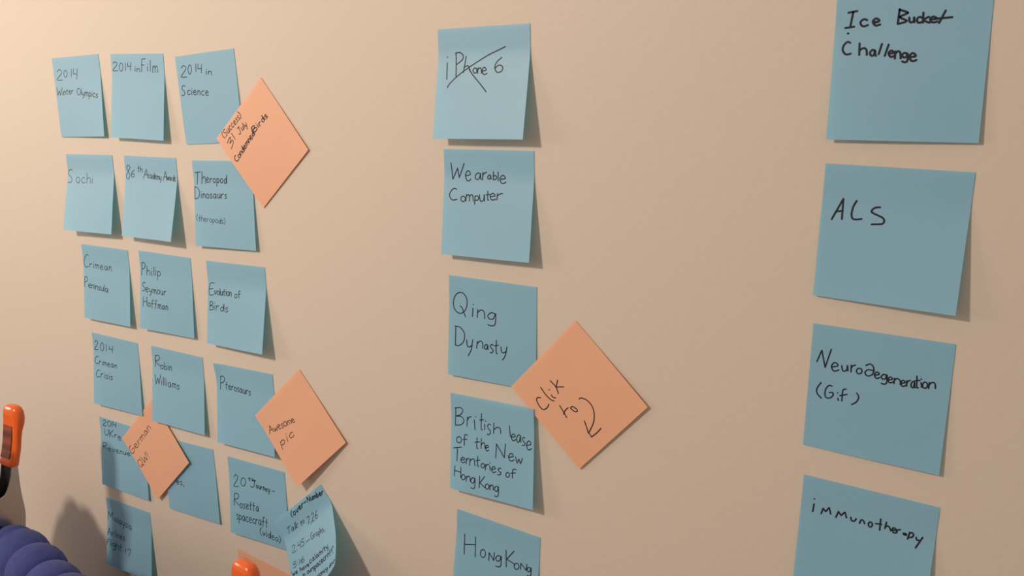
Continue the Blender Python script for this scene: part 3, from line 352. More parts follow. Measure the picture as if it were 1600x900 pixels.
        ('handwriting', 0.74, [[8,435,37,346,63,421],[14,402,56,388],[78,382,78,424],[78,364,80,362],[99,383,97,422],[99,399,101,396,105,391,110,387,115,385,122,384,126,383],[146,349,146,423],[168,386,167,424],[167,369,170,367],[186,425,188,384],[188,399,191,394,197,388,202,384,207,384,212,387,215,393,217,403,218,416,218,425],[236,401,245,400,257,399,265,396,266,392,263,387,260,383,256,381,251,379,247,380,242,384,237,391,234,397,235,405,238,412,242,419,246,422,250,423,255,423,261,421,267,418,271,416],[313,388,310,387,304,385,299,384,295,386,291,389,288,393,290,396,293,398,297,401,302,404,308,407,312,410,311,414,309,418,305,421,299,422,291,421,286,421]]),
        ('handwriting', 0.74, [[47,470,8,485,8,539],[8,510,34,500],[61,471,61,541],[85,499,84,543],[85,480,88,478],[146,506,140,503,132,499,124,498,117,501,111,508,108,515,109,522,114,530,119,535,125,537,132,536,138,532,142,522,146,508,148,504,149,519,149,544,147,564,143,572,137,575,131,576,123,574,115,570,109,567],[166,471,166,549],[165,521,171,516,179,509,186,505,192,506,197,510,201,516,203,528,203,541,204,551],[238,485,237,503,236,529,236,548,239,554,244,555,248,554],[220,513,257,512],[331,505,331,549],[363,512,378,504,398,494,410,496,406,520,394,554,385,580]]),
    ],
    'G1': [
        ('handwriting', 0.95, [[274,20,267,25,257,31,249,38,244,44,241,51,239,57,241,64,245,71,248,75],[297,39,288,41,279,48,273,56,272,63,276,68,284,70,294,67,303,61,308,53,309,45,305,40,297,39],[329,38,328,47,328,60,331,66,340,59,352,46,360,36],[373,47,382,46,394,44,402,42,405,39,403,35,401,33,398,31,394,31,390,31,384,35,377,39,372,44,371,50,371,55,373,59,375,61,379,62,384,61,390,59,397,57,402,55],[428,32,413,61],[422,44,425,41,431,37,436,34,442,32,448,31,453,30],[463,39,495,35],[509,54,532,10,543,59,567,15],[570,34,568,40,565,48,563,55,564,58,567,60,570,61,574,60,578,59,583,55,588,49,592,41,594,37,592,43,587,54,584,63],[594,65,607,41],[603,49,607,47,612,44,616,43,618,44,619,47,619,51,617,56,614,63,611,67],[619,51,623,49,628,46,632,45,634,46,636,49,636,53,634,59,632,65,630,70],[661,27,640,72],[647,56,652,54,658,51,663,50,667,52,670,57,671,62,668,66,663,70,657,73,651,73,645,72,641,71],[684,64,690,64,699,64,706,64,708,61,707,58,706,55,704,53,701,51,697,52,693,54,687,57,684,61,682,66,682,71,683,75,685,78,687,79,691,79,695,79,701,77,705,76],[726,57,714,80],[721,66,724,65,728,62,732,60,737,59,742,59,745,59]]),
        ('handwriting', 0.62, [[131,120,99,170],[106,120,158,119],[188,146,185,144,180,141,174,141,166,144,157,150,151,156,148,161,148,167,150,171,154,173,159,173,165,171,173,162,182,152,188,146,186,151,180,160,176,168,177,172,179,173,180,174],[228,122,196,176],[243,120,211,176],[256,144,244,149,229,155,220,162,224,168,235,173,243,177],[315,143,308,154,299,169,294,181,295,185,298,184,300,184],[294,161,319,156],[343,153,336,156,328,161,323,167,322,173,325,177,331,178,338,176,345,171,350,164,351,158,349,154,343,153],[400,159,413,157,430,154,437,157,425,175,406,199,393,218],[435,214,425,231],[467,166,473,162,480,156,487,152,494,153,499,156,502,161,502,165,499,171,491,179,475,191,456,206,447,217,457,221,475,220,489,220],[556,160,548,164,536,170,525,177,517,185,511,193,507,202,507,209,509,217,514,221,520,221,529,218,535,214,539,209,542,203,543,198,540,194,535,191,530,190,523,193,515,198,510,202]]),
        ('handwriting', 0.62, [[93,302,97,298,104,292,111,289,119,290,128,293,134,298,136,302,135,308,129,315,114,327,93,340,84,350,97,354,121,354,139,354],[163,324,166,322],[159,353,162,351],[189,297,184,327,222,329],[227,299,216,358],[288,301,277,300,263,299,251,300,245,307,243,317,244,324,251,325,262,323,270,324,276,329,280,335,280,342,277,348,272,353,265,357,255,358,244,358,236,358],[312,347,376,347],[424,310,420,308,414,305,408,306,403,311,398,319,395,328,395,338,397,348,401,357,406,361,412,363,419,363,424,361,429,357,433,353,433,348,432,342,430,339,425,337,419,337,415,338],[442,332,444,364],[443,345,444,343,446,339,449,336,452,334,457,334,460,333],[495,340,491,338,486,335,482,335,478,338,475,344,473,350,474,355,477,361,480,365,483,367,488,367,491,365,493,357,494,346,495,340,496,345,497,354,498,362,500,366,502,367,504,368],[512,340,517,392],[512,346,514,344,518,341,522,340,527,343,532,348,535,353,534,359,532,364,529,368,524,368,518,366,514,365],[540,316,547,373],[544,353,547,349,551,344,555,341,558,341,561,344,564,349,566,357,568,367,569,375],[593,345,590,344,587,342,583,341,580,343,578,345,577,348,578,350,581,353,584,356,587,358,592,361,594,364,595,367,593,371,591,373,587,373,582,372,579,372],[612,371,610,385]]),
        ('handwriting', 0.62, [[115,437,102,436,84,434,71,435,64,440,62,447,64,453,73,454,85,453,96,454,103,458,108,464,109,469,106,473,99,477,91,480,80,480,67,479,57,479],[137,462,141,461],[136,481,140,480],[169,442,163,487],[235,446,226,449,213,453,201,457,194,462,188,468,186,474,189,480,195,486,203,489,213,490,224,489,233,486,238,483,240,479,238,475,233,471,224,469,215,467,206,469,197,472,191,474]]),
        ('handwriting', 0.85, [[15,497,13,505],[26,515,28,522,31,533,34,539,37,535,41,527,45,522,48,527,51,536,54,540,58,535,62,525,65,517],[79,530,86,530,96,530,102,529,103,527,101,524,98,522,95,520,92,519,88,519,84,521,80,524,78,528,78,532,81,537,83,540,86,542,90,543,93,543,98,543,103,541,106,540],[153,511,151,548],[151,535,155,533,161,529,166,528,170,528,173,530,176,533,177,539,177,545,177,550],[217,535,213,533,208,531,203,531,198,533,193,537,190,540,190,544,192,548,195,550,199,552,204,552,208,551,212,545,215,538,217,535,217,538,217,544,217,549,218,552,221,553,222,554],[234,529,237,537,241,548,246,554,251,549,256,539,260,531],[274,546,281,546,290,546,296,546,297,544,295,541,292,539,289,537,286,536,282,536,278,538,274,541,272,544,273,548,275,552,278,555,281,557,284,558,288,558,292,558,297,556,300,556],[342,522,338,521,333,519,328,519,324,521,319,526,317,530,317,535,320,540,323,544,327,546,331,547,335,547,340,545,345,543,349,541],[390,519,385,518,379,516,373,516,368,519,363,525,361,530,362,535,366,540,370,543,375,544,380,544,384,542,387,534,388,524,390,519,391,523,392,532,393,539,396,542,399,543,401,543],[410,499,417,544],[459,520,454,519,448,517,442,517,437,520,432,525,430,530,431,535,435,539,439,542,444,543,449,543,453,541,456,534,457,525,459,520,460,524,461,532,462,538,465,541,467,542,469,542],[482,542,479,514],[480,522,483,520,486,516,490,514,493,515,496,518,499,522,500,528,502,536,502,541],[499,522,502,519,506,515,509,513,513,514,516,517,519,521,521,527,523,535,524,540],[536,514,540,541],[534,503,536,501],[562,496,563,508,565,523,567,535,571,538,574,538,577,538],[551,514,579,511],[591,508,593,513,595,521,599,527,603,530,607,531,611,530,615,529,618,526,621,524],[622,507,622,516,622,528,621,539,617,547,613,553,609,558]]),
        ('handwriting', 0.85, [[179,590,178,610],[179,580,181,579],[191,612,193,590],[193,598,195,596,199,592,203,590,206,591,210,592,212,595,213,601,213,607,213,612],[266,590,259,591,255,596,253,601,255,607,259,611,266,613,272,612,277,608,279,602,277,596,272,592,266,590],[289,593,289,598,290,605,291,610,293,612,296,614,299,614,302,613,306,611,309,609,311,603,311,596,312,593,312,598,313,607,313,614],[325,593,323,614],[324,601,326,600,329,597,332,595,336,594,340,593,343,593],[366,596,363,595,359,593,355,593,351,595,348,598,347,600,348,603,351,605,355,607,359,609,364,611,367,613,368,616,366,620,363,622,358,623,352,623,348,623],[376,594,382,646],[376,600,379,598,383,594,388,593,393,595,399,599,403,604,403,610,400,616,396,620,390,621,384,620,379,619],[438,593,434,592,428,590,423,590,418,594,414,599,412,605,413,610,416,615,420,618,424,619,429,619,433,616,435,609,437,599,438,593,439,597,440,606,441,613,444,616,446,617,448,618],[477,592,474,590,469,588,465,588,461,591,457,596,455,600,455,605,458,611,461,615,464,617,468,617,471,617,476,616,480,613,484,611],[492,602,499,601,509,599,515,597,515,594,512,591,509,588,506,587,502,586,498,587,495,590,492,594,490,599,492,604,495,609,499,613,502,615,506,616,509,616,514,614,518,612,521,610],[551,589,548,587,543,585,539,585,535,588,531,593,529,597,529,603,532,608,535,612,538,614,542,614,545,614,550,613,554,610,557,608],[562,582,565,611],[564,594,565,592,568,588,571,585,575,583,579,582,583,581],[619,581,615,579,609,577,604,578,599,581,596,588,594,593,595,599,598,604,602,608,606,609,611,609,615,606,617,598,618,587,619,581,620,585,621,595,623,603,625,606,628,607,629,608],[656,560,653,559,649,558,645,558,642,558,640,560,639,565,641,579,644,597,646,611],[632,583,657,579],[675,555,677,568,679,586,682,600,685,604,688,604,690,603],[666,576,691,572],[697,553,698,563],[706,552,706,562]]),
        ('handwriting', 0.80, [[424,690,421,689,417,687,413,687,409,689,405,692,402,695,402,698,404,702,407,705,410,707,413,707,417,707,421,707,425,705,428,704],[446,684,440,685,435,689,434,695,437,701,442,706,449,707,456,706,460,702,461,696,459,690,453,686,446,684],[470,708,470,685],[470,692,472,690,475,687,478,685,481,686,483,689,485,693,486,698,487,704,487,709],[486,693,489,690,492,687,495,686,498,687,501,689,503,693,504,698,506,704,506,709],[514,688,516,708],[513,678,515,677],[526,708,525,686],[525,694,528,692,531,688,535,686,539,686,542,688,545,691,547,697,548,704,549,709],[578,690,574,688,569,687,564,686,560,688,557,692,555,695,556,699,559,702,563,705,567,706,571,705,575,703,577,698,578,691,579,689,581,696,582,709,582,719,580,723,576,725,572,725,567,725,562,723,558,721],[637,694,634,693,630,691,626,690,622,692,618,696,615,699,616,703,619,707,622,709,626,711,631,711,635,707,637,696,637,681,638,674,640,683,642,699,643,711],[660,688,654,689,649,693,648,699,651,705,656,710,663,711,670,710,674,706,675,700,672,694,667,690,660,688],[680,690,683,697,687,706,691,712,693,708,695,701,698,696,702,701,706,709,709,712,712,707,714,698,715,691],[725,713,724,691],[725,699,727,697,730,693,734,691,737,692,741,693,744,696,746,702,747,709,747,713]]),
    ],
    'O1': [
        ('handwriting', 0.68, [[94,8,89,11,83,18,79,26,76,33,75,40,75,48,78,57,83,65,86,71],[137,15,134,13,129,11,124,10,118,11,112,14,108,17,106,22,107,27,109,32,114,36,121,40,127,43,130,48,132,53,131,58,128,62,122,65,116,67,110,67,104,65,100,63],[147,33,146,42,146,53,147,62,149,67,151,69,154,69,158,68,162,65,166,60,168,51,170,39,171,34,170,43,170,58,169,70],[206,39,204,37,200,34,196,34,191,37,187,42,184,47,183,53,184,60,185,65,188,68,191,69,194,69,199,68,203,65,207,63],[243,41,240,39,237,37,233,36,228,39,224,44,220,50,220,56,221,62,222,68,225,70,228,72,231,72,236,70,240,68,244,66],[258,56,264,55,273,55,279,53,280,50,278,45,276,42,273,40,270,39,267,39,263,42,259,47,257,52,257,59,258,65,260,70,263,73,266,74,269,74,274,73,278,70,282,69],[314,44,311,42,308,41,304,40,301,41,298,44,296,47,296,50,298,52,301,55,305,58,309,61,311,64,310,67,308,71,305,73,301,74,295,73,292,72],[344,45,341,44,338,41,334,41,331,42,328,45,326,49,326,51,328,54,331,57,334,60,338,63,341,67,340,70,338,74,335,77,330,77,325,76,322,76],[357,15,360,21,364,28,367,36,367,44,367,52,365,60,360,68,355,77,351,83]]),
        ('handwriting', 0.68, [[75,119,85,114,100,108,113,104,126,103,137,105,140,109,128,118,108,130,97,138,107,139,127,137,141,137,143,144,139,153,131,161,114,169,92,176,77,180],[173,91,172,155],[273,111,272,122,271,136,268,149,266,156,262,160,259,163,253,164,247,164,243,163,240,159,239,155,238,152],[255,110,286,112],[294,133,294,141,293,151,294,159,295,163,298,165,301,165,304,164,308,162,312,158,314,149,316,139,316,135,316,143,315,156,314,166],[334,115,327,168],[341,139,341,145,341,153,342,159,344,163,348,164,351,164,354,163,358,160,360,158],[366,141,364,150,360,163,356,174,351,182,346,188,342,193]]),
        ('handwriting', 0.85, [[78,253,74,252,69,250,63,250,58,253,53,258,48,264,45,270,43,276,43,282,46,287,50,293,54,297,59,299,64,300,69,300,75,299,81,297,85,295],[105,270,98,272,93,278,92,285,95,292,101,297,108,298,115,296,120,291,121,283,118,276,112,271,105,270],[131,296,129,266],[130,278,133,274,136,268,140,265,144,265,147,267,151,271,153,279,154,288,155,295],[186,271,183,269,178,267,174,267,170,270,165,275,163,280,164,285,166,290,170,293,174,294,180,293,184,288,185,273,186,253,187,244,189,255,191,277,193,293],[202,275,208,274,218,272,224,270,224,267,222,264,218,261,215,260,212,259,208,260,205,263,202,268,200,273,201,278,204,283,207,287,211,289,214,290,218,290,222,288,226,285,229,284],[238,287,238,259],[238,268,240,265,244,260,247,258,250,259,252,262,254,267,255,273,256,281,256,286],[255,267,257,263,261,259,264,257,267,258,270,261,272,265,274,272,275,279,276,285],[284,285,283,255],[283,266,286,263,289,257,293,254,297,254,300,256,303,260,305,268,307,277,308,283],[317,267,323,266,332,264,338,262,339,259,336,255,333,252,330,251,326,250,323,251,320,254,316,259,315,264,316,270,319,276,322,280,325,282,329,283,332,283,337,281,341,278,344,276],[375,257,372,255,368,253,363,253,359,256,355,261,352,266,353,271,356,276,359,279,364,280,369,279,373,274,374,259,375,239,376,230,378,241,380,263,381,279],[386,216,391,267],[381,217,389,217,399,216,409,217,416,219,423,222,426,226,426,230,422,234,417,238,407,239,397,240,392,240,399,241,411,242,422,244,429,248,435,252,438,257,437,261,432,265,426,267,415,268,401,267,391,267],[455,240,458,270],[453,226,455,225],[476,244,477,273],[477,256,479,254,482,250,486,248,492,247,498,246,502,246],[550,252,546,250,540,247,535,246,529,249,523,253,520,258,521,264,525,269,530,273,536,275,542,275,547,270,549,255,550,234,551,224,553,236,557,259,559,276],[596,251,592,249,587,247,582,247,578,248,574,250,572,253,574,255,577,258,582,260,587,263,593,266,597,269,597,272,595,275,591,277,585,277,578,276,573,276]]),
    ],
    'O2': [
        ('handwriting', 0.68, [[38,224,89,168,95,238],[55,202,96,210],[113,206,112,219,113,236,115,246,121,241,128,228,134,222,136,231,138,245,141,252,147,244,156,229,162,218],[171,236,180,237,193,239,201,239,203,236,201,230,199,226,195,222,191,220,187,220,181,222,174,227,170,232,169,239,171,247,173,254,176,257,180,260,185,261,191,261,198,259,203,258],[244,243,241,241,236,238,231,236,227,237,222,239,219,242,219,245,222,248,225,252,230,256,235,260,237,264,236,268,233,271,228,272,222,272,215,269,210,268],[273,240,264,240,256,246,251,256,251,267,256,276,264,281,274,281,282,275,287,265,287,254,282,245,273,240],[291,288,302,254],[299,264,303,262,309,258,314,257,317,259,319,264,319,270,318,278,316,287,314,294],[320,270,325,267,331,263,336,262,339,265,342,269,343,275,342,284,340,293,339,300],[355,287,364,288,375,290,384,290,386,287,384,282,381,278,378,275,374,273,369,272,364,274,358,278,354,283,353,290,354,297,357,303,360,306,364,308,368,310,374,309,381,308,385,307]]),
        ('handwriting', 0.68, [[105,347,79,415],[99,356,109,353,121,350,133,350,145,354,155,361,160,368,155,375,144,382,132,386,118,385,103,382,93,380],[204,352,187,395],[209,333,215,331],[296,365,290,362,281,359,271,357,259,360,246,365,237,371,234,378,236,385,239,392,245,395,253,397,262,398,273,397,286,395,295,393]]),
    ],
    'O3': [
        ('handwriting', 0.68, [[63,136,53,134,38,132,24,133,12,141,8,152,8,165,8,178,8,192,13,203,26,208,42,210,57,209,70,206,82,199,90,193,91,186,87,179,80,174,69,173,55,174,45,175],[114,184,129,182,148,180,161,177,161,173,155,167,147,163,140,160,132,159,125,160,118,165,112,172,110,180,114,188,122,196,130,203,137,206,145,207,153,207,162,205,171,201,177,198],[192,164,201,205],[196,181,199,177,203,172,209,168,218,165,228,164,235,163],[270,206,262,161],[265,175,269,170,275,163,281,160,287,162,293,167,299,174,303,184,307,196,309,204],[300,174,305,169,311,162,318,159,325,161,331,166,337,172,343,183,347,195,350,203],[417,163,409,160,397,158,386,158,377,163,370,171,366,178,369,185,376,192,384,197,393,199,402,199,410,195,414,184,415,170,417,163,420,168,423,181,426,191,431,195,437,196,440,197],[462,200,451,154],[455,171,460,165,466,158,473,153,481,153,490,156,497,163,503,174,508,188,511,198]]),
        ('handwriting', 0.68, [[43,306,29,311,18,322,13,336,14,352,21,367,33,379,47,386,63,387,77,381,87,371,92,356,91,341,85,326,73,314,58,307,43,306],[58,363,96,398],[108,303,134,388,159,337,184,388,206,306],[233,310,234,365],[236,384,239,384]]),
    ],
    'M1': [
        ('handwriting', 0.80, [[82,232,88,346],[79,194,84,192],[156,168,167,332],[148,170,158,168,174,165,188,165,200,171,211,179,218,189,219,198,217,207,210,217,195,228,176,240,162,248],[243,193,228,304],[229,271,237,266,249,260,260,257,267,262,273,271,278,279,282,287,285,295,288,301],[324,275,316,278,311,284,309,293,312,301,319,308,328,311,336,309,341,302,342,294,339,285,333,278,324,275],[349,313,349,275],[349,290,353,285,358,279,363,276,367,276,372,279,376,285,379,294,380,306,381,314],[387,297,396,297,410,296,418,293,419,289,415,283,411,278,407,275,401,274,396,274,391,279,387,286,384,293,386,301,390,310,395,317,399,321,404,322,409,323,415,321,422,317,427,315],[539,212,528,219,513,229,501,241,493,254,488,268,488,281,493,293,502,305,512,312,525,312,538,307,547,301,552,293,553,283,551,275,543,268,532,263,520,262,510,266,500,275,493,281]]),
        ('strike_mark', 0.80, [[98,406,99,402,102,394,112,383,130,366,155,345,183,324,214,304,248,284,287,262,331,239,380,214,425,193,464,178,499,166,527,156,546,149,559,144,567,141]]),
        ('strike_mark', 0.80, [[275,284,282,292,293,305,308,321,329,341,354,364,377,386,399,407,419,427,432,441]]),
    ],
    'M2': [
        ('handwriting', 0.80, [[62,96,77,214,120,134,134,201,179,98],[191,186,203,184,219,181,230,177,232,170,228,162,223,155,218,152,212,149,206,151,199,158,192,168,188,180,190,192,194,205,199,215,204,220,210,222,217,222,224,218,232,213,238,209],[320,169,313,167,304,164,295,164,286,169,278,178,273,187,274,195,278,203,283,208,290,210,298,210,305,206,311,194,316,178,320,169,320,176,320,190,320,201,323,206,327,208,330,209],[339,158,337,210],[338,179,342,175,346,168,352,163,359,160,367,158,372,157],[406,178,403,177,398,175,393,175,388,178,383,184,380,189,381,194,383,199,386,202,390,203,395,203,399,201,402,193,404,184,406,178,407,182,407,191,407,198,409,201,411,202,412,203],[429,150,428,206],[428,187,432,183,437,178,443,176,449,178,454,183,457,189,456,194,452,200,447,204,441,205,434,205,428,205],[468,151,470,214],[487,202,500,200,516,198,528,195,529,189,525,183,520,178,515,175,508,173,502,175,495,180,488,188,485,197,486,207,491,217,496,224,501,228,507,230,514,229,522,227,530,222,536,219]]),
        ('handwriting', 0.80, [[115,286,109,283,100,280,91,280,81,285,72,293,64,302,59,312,55,322,54,332,57,342,64,351,71,358,79,362,87,364,96,364,105,362,116,358,123,356],[175,332,165,335,158,343,156,353,159,362,167,369,178,371,188,368,195,361,197,351,194,341,186,334,175,332],[202,366,204,319],[204,333,208,328,214,321,220,318,224,320,228,325,231,332,233,343,233,355,233,364],[232,332,237,327,243,320,249,317,254,319,259,324,262,331,264,341,266,354,267,363],[280,325,280,386],[279,333,283,330,289,326,295,325,302,327,309,332,312,338,311,344,307,351,302,356,294,357,286,356,280,355],[318,315,319,326,322,342,325,354,329,359,334,362,339,361,345,359,351,355,356,348,358,335,358,320,358,313,360,324,362,345,364,360],[388,287,388,304,388,327,389,345,393,351,397,350,400,350],[374,314,406,309],[412,325,423,324,439,322,450,319,451,314,447,309,441,305,436,303,430,301,425,303,418,307,412,314,409,321,411,329,415,338,420,344,425,347,431,348,437,348,445,346,453,342,458,339],[470,301,469,346],[470,320,474,315,480,310,487,305,496,302,506,300,513,299]]),
    ],
    'M3': [
        ('handwriting', 0.80, [[92,122,98,121,106,120,114,119,121,121,127,123,134,126,140,131,145,136,150,142,154,149,158,156,161,164,163,173,164,182,165,191,164,200,163,209,161,218,158,227,155,236,151,244,146,251,140,258,134,263,128,268,121,273,114,276,107,278,100,279,93,279,86,277,79,275,72,272,66,268,60,262,55,256,50,250,46,242,43,234,41,226,40,216,39,207,40,198,41,189,43,180,46,171,50,162,54,154,59,147,65,140,71,134,78,129,86,125,92,122],[100,223,104,224,111,227,120,235,130,255,142,280,151,299],[217,224,214,287],[217,198,222,195],[256,291,261,228],[259,252,267,244,279,234,290,227,300,228,310,233,318,241,321,257,322,276,322,290],[414,240,404,239,390,236,378,237,366,244,355,254,349,264,351,273,359,281,368,286,378,286,390,283,400,276,407,262,413,243,417,238,419,257,418,288,415,313,408,325,397,331,387,334,374,334,360,332,350,329]]),
        ('handwriting', 0.80, [[65,379,65,529],[57,383,70,382,88,381,105,385,120,395,135,410,145,427,147,447,145,469,138,488,128,503,113,515,100,524,87,527,74,526,65,526],[165,470,167,484,169,502,173,516,179,522,187,523,194,522,201,517,208,509,213,503],[220,462,217,484,213,514,208,541,199,561,189,578,182,590],[256,523,260,467],[259,488,265,481,274,470,284,463,292,463,300,466,306,472,309,486,309,503,310,515],[352,484,348,482,343,481,337,481,331,486,326,494,323,501,324,507,326,513,330,517,334,518,339,518,344,514,347,504,350,491,352,484,353,489,353,500,353,509,355,513,357,514,359,514],[401,477,397,475,391,473,386,473,382,476,377,483,375,488,376,493,380,497,384,501,390,505,396,510,399,514,399,521,396,528,392,533,386,535,379,536,373,536],[427,436,426,462,425,499,426,526,429,535,433,534,437,533],[410,480,445,469],[467,479,468,489,470,504,474,515,479,520,486,521,493,520,500,516,506,509,511,505],[518,471,515,488,511,513,506,535,498,552,488,566,481,575]]),
    ],
    'M4': [
        ('handwriting', 0.76, [[47,112,40,253],[39,118,52,114,71,108,87,105,100,108,110,113,115,122,112,134,104,148,93,161,76,169,57,176,49,179,60,179,82,176,100,176,112,183,120,193,124,204,121,215,112,228,100,238,81,245,57,250,40,253],[157,166,153,242],[155,198,159,190,164,180,170,171,178,165,187,162,193,159],[222,178,229,255],[235,150,239,152],[292,117,289,152,286,199,286,234,290,245,294,244,298,243],[271,174,308,161],[319,194,319,239],[325,168,330,170],[376,192,371,190,365,187,359,187,353,192,348,200,346,208,347,214,351,219,356,225,362,230,369,235,374,242,373,250,370,259,365,266,358,269,349,270,343,270],[405,170,402,252],[401,224,411,216,425,205,437,198,447,197,456,199,462,204,465,215,466,230,466,240],[544,165,554,247],[564,251,574,248,587,244,596,239,597,234,594,229,590,225,586,223,581,222,576,224,570,230,565,238,562,247,563,255,567,264,571,270,575,273,580,273,585,272,591,269,598,264,603,260],[643,224,638,222,632,219,625,220,619,227,613,239,609,250,610,260,613,269,617,275,622,277,628,276,633,270,637,255,641,235,643,224,644,232,644,249,644,263,646,268,649,270,651,271],[685,234,681,232,676,230,671,230,667,234,662,240,660,246,662,251,665,255,669,259,674,263,680,266,684,271,684,277,681,284,677,290,671,292,664,293,659,293],[699,286,710,283,725,278,735,272,736,266,732,258,728,253,723,250,718,249,712,251,706,259,700,270,697,281,698,292,702,304,707,312,711,316,717,317,722,316,730,312,737,305,742,301]]),
        ('handwriting', 0.76, [[78,337,66,343,57,353,54,366,58,378,67,385,79,386,91,381,99,370,102,357,99,345,90,338,78,337],[159,311,154,310,147,309,142,309,137,310,133,313,131,323,130,345,130,375,130,396],[114,353,155,342],[251,313,249,336,248,367,249,390,252,397,258,396,262,395],[229,353,273,340],[289,312,289,390],[288,362,294,356,301,347,308,341,314,340,319,343,323,348,324,359,325,373,325,382],[332,377,339,374,349,371,355,367,356,363,354,358,351,354,348,352,344,351,341,353,337,358,333,365,331,373,332,381,334,389,337,395,340,397,344,398,347,397,352,395,357,390,360,387],[425,435,430,327,503,419,510,312],[543,406,555,403,572,397,583,392,584,387,580,381,575,376,570,374,564,374,557,376,551,383,544,392,540,402,541,411,546,421,551,428,556,431,562,431,569,430,577,426,585,420,591,416],[603,392,607,406,612,424,617,435,622,427,627,412,632,403,637,411,643,427,648,434,653,423,659,404,662,390]]),
        ('handwriting', 0.76, [[65,426,62,533],[28,436,104,415],[102,516,112,513,126,509,135,504,136,500,133,496,129,493,125,491,119,491,114,493,108,498,103,505,100,512,101,519,104,526,109,532,113,534,118,534,123,533,130,530,137,525,142,522],[153,492,151,539],[153,512,155,507,158,501,162,495,167,492,173,489,177,487],[187,489,184,543],[186,511,190,506,194,498,200,492,208,488,216,484,222,482],[228,487,235,535],[261,457,260,478,259,507,259,528,263,534,268,533,271,532],[243,493,281,481],[308,502,300,506,294,514,292,523,294,531,301,536,309,536,317,532,323,525,325,516,323,508,317,503,308,502],[334,503,332,549],[333,522,336,517,340,511,345,506,351,502,358,499,363,497],[371,506,378,541],[374,484,378,484],[391,532,401,529,414,525,423,520,424,516,421,511,417,507,413,506,408,505,403,507,398,513,392,520,389,528,390,536,394,544,398,549,402,552,407,552,412,551,418,548,425,543,430,540],[476,509,472,508,466,507,460,507,454,511,449,517,447,522,448,525,452,528,457,531,463,534,470,537,475,540,474,546,471,552,466,557,459,559,451,561,445,561],[534,525,526,530,520,538,518,547,521,556,527,562,535,562,544,558,550,550,552,540,549,532,543,526,534,525],[612,488,607,488,599,487,592,488,587,489,582,492,579,500,578,519,578,542,578,559],[560,526,607,513]]),
        ('handwriting', 0.76, [[44,571,42,654],[101,573,103,656],[41,612,102,612],[126,626,117,631,111,640,109,651,111,661,118,667,127,668,136,663,143,654,145,643,142,633,135,627,126,626],[154,675,157,632],[156,648,161,642,167,634,174,629,180,628,186,630,190,635,192,644,193,657,193,666],[236,634,231,633,223,631,215,632,208,638,202,647,199,655,200,663,204,670,210,675,216,675,223,672,228,666,233,653,236,637,238,632,239,649,239,676,238,699,233,709,228,714,221,717,214,717,206,715,200,713],[281,606,279,697],[327,600,284,658,332,685],[351,652,343,656,337,665,335,676,337,686,344,692,352,693,361,688,367,679,369,669,367,659,360,653,351,652],[377,694,379,654],[378,669,382,664,388,656,393,651,398,651,402,652,406,657,408,666,408,678,409,687],[453,654,448,653,440,651,434,652,427,658,421,666,418,674,420,681,424,688,429,692,434,692,441,690,446,684,450,672,453,657,455,652,456,668,456,694,454,715,451,725,445,730,439,732,432,732,425,730,419,728]]),
    ],
    'M5': [
        ('handwriting', 0.80, [[79,192,87,358],[181,184,192,348],[80,279,185,248],[258,265,247,273,239,288,238,305,242,321,252,330,264,331,275,323,282,308,284,290,279,275,270,265,258,265],[318,338,317,272,364,323,364,256],[425,268,418,268,408,267,399,270,390,278,383,288,379,298,382,306,388,313,394,316,402,315,411,311,418,304,422,289,425,271,428,266,430,283,432,313,431,337,427,349,419,355,412,359,402,361,392,360,385,359],[467,201,480,336],[538,187,479,273,556,291],[568,277,557,284,550,295,548,308,552,320,561,326,572,325,583,318,590,307,592,293,588,282,580,276,568,277],[606,313,606,264,656,305,658,256],[695,273,690,272,683,272,676,273,670,279,665,287,663,294,664,300,669,306,673,309,679,308,685,305,690,299,693,288,695,275,697,271,698,284,700,306,699,325,696,334,691,339,686,342,679,343,672,342,667,341]]),
    ],
    'O5': [
        ('handwriting', 0.82, [[137,210,131,204,122,197,114,193,107,194,101,198,96,204,91,213,88,224,85,235,83,248,83,261,84,273,87,280,92,286,99,290,108,292,118,294,128,293,139,291,149,287,157,285],[194,157,192,173,189,196,187,218,188,237,190,255,193,270,198,281,204,289,208,294],[222,249,222,256,221,265,222,273,227,278,232,283,236,286],[235,211,237,216],[291,173,293,188,296,209,296,230,290,249,282,267,276,279],[343,207,296,234],[293,232,348,272]]),
        ('handwriting', 0.82, [[220,345,212,390,201,441],[198,408,207,405,220,400,232,396,244,396,255,397,263,398],[278,409,284,410,293,410,300,414,305,423,308,434,310,445,310,452,308,457,304,460,299,459,293,456,287,451,284,445,282,439,280,432,279,425,277,417,276,411]]),
        ('arrow_drawing', 0.82, [[380,407,385,407,391,408,399,411,406,419,413,429,420,441,424,456,427,472,428,488,425,503,420,518,414,531,405,544,395,556,384,567,373,576,362,584,350,591,339,597,328,601,314,606,295,612,274,619,258,623],[298,541,294,551,287,566,280,581,272,597,264,612,258,623],[264,628,258,656,315,660,365,657]]),
    ],
    'R1': [
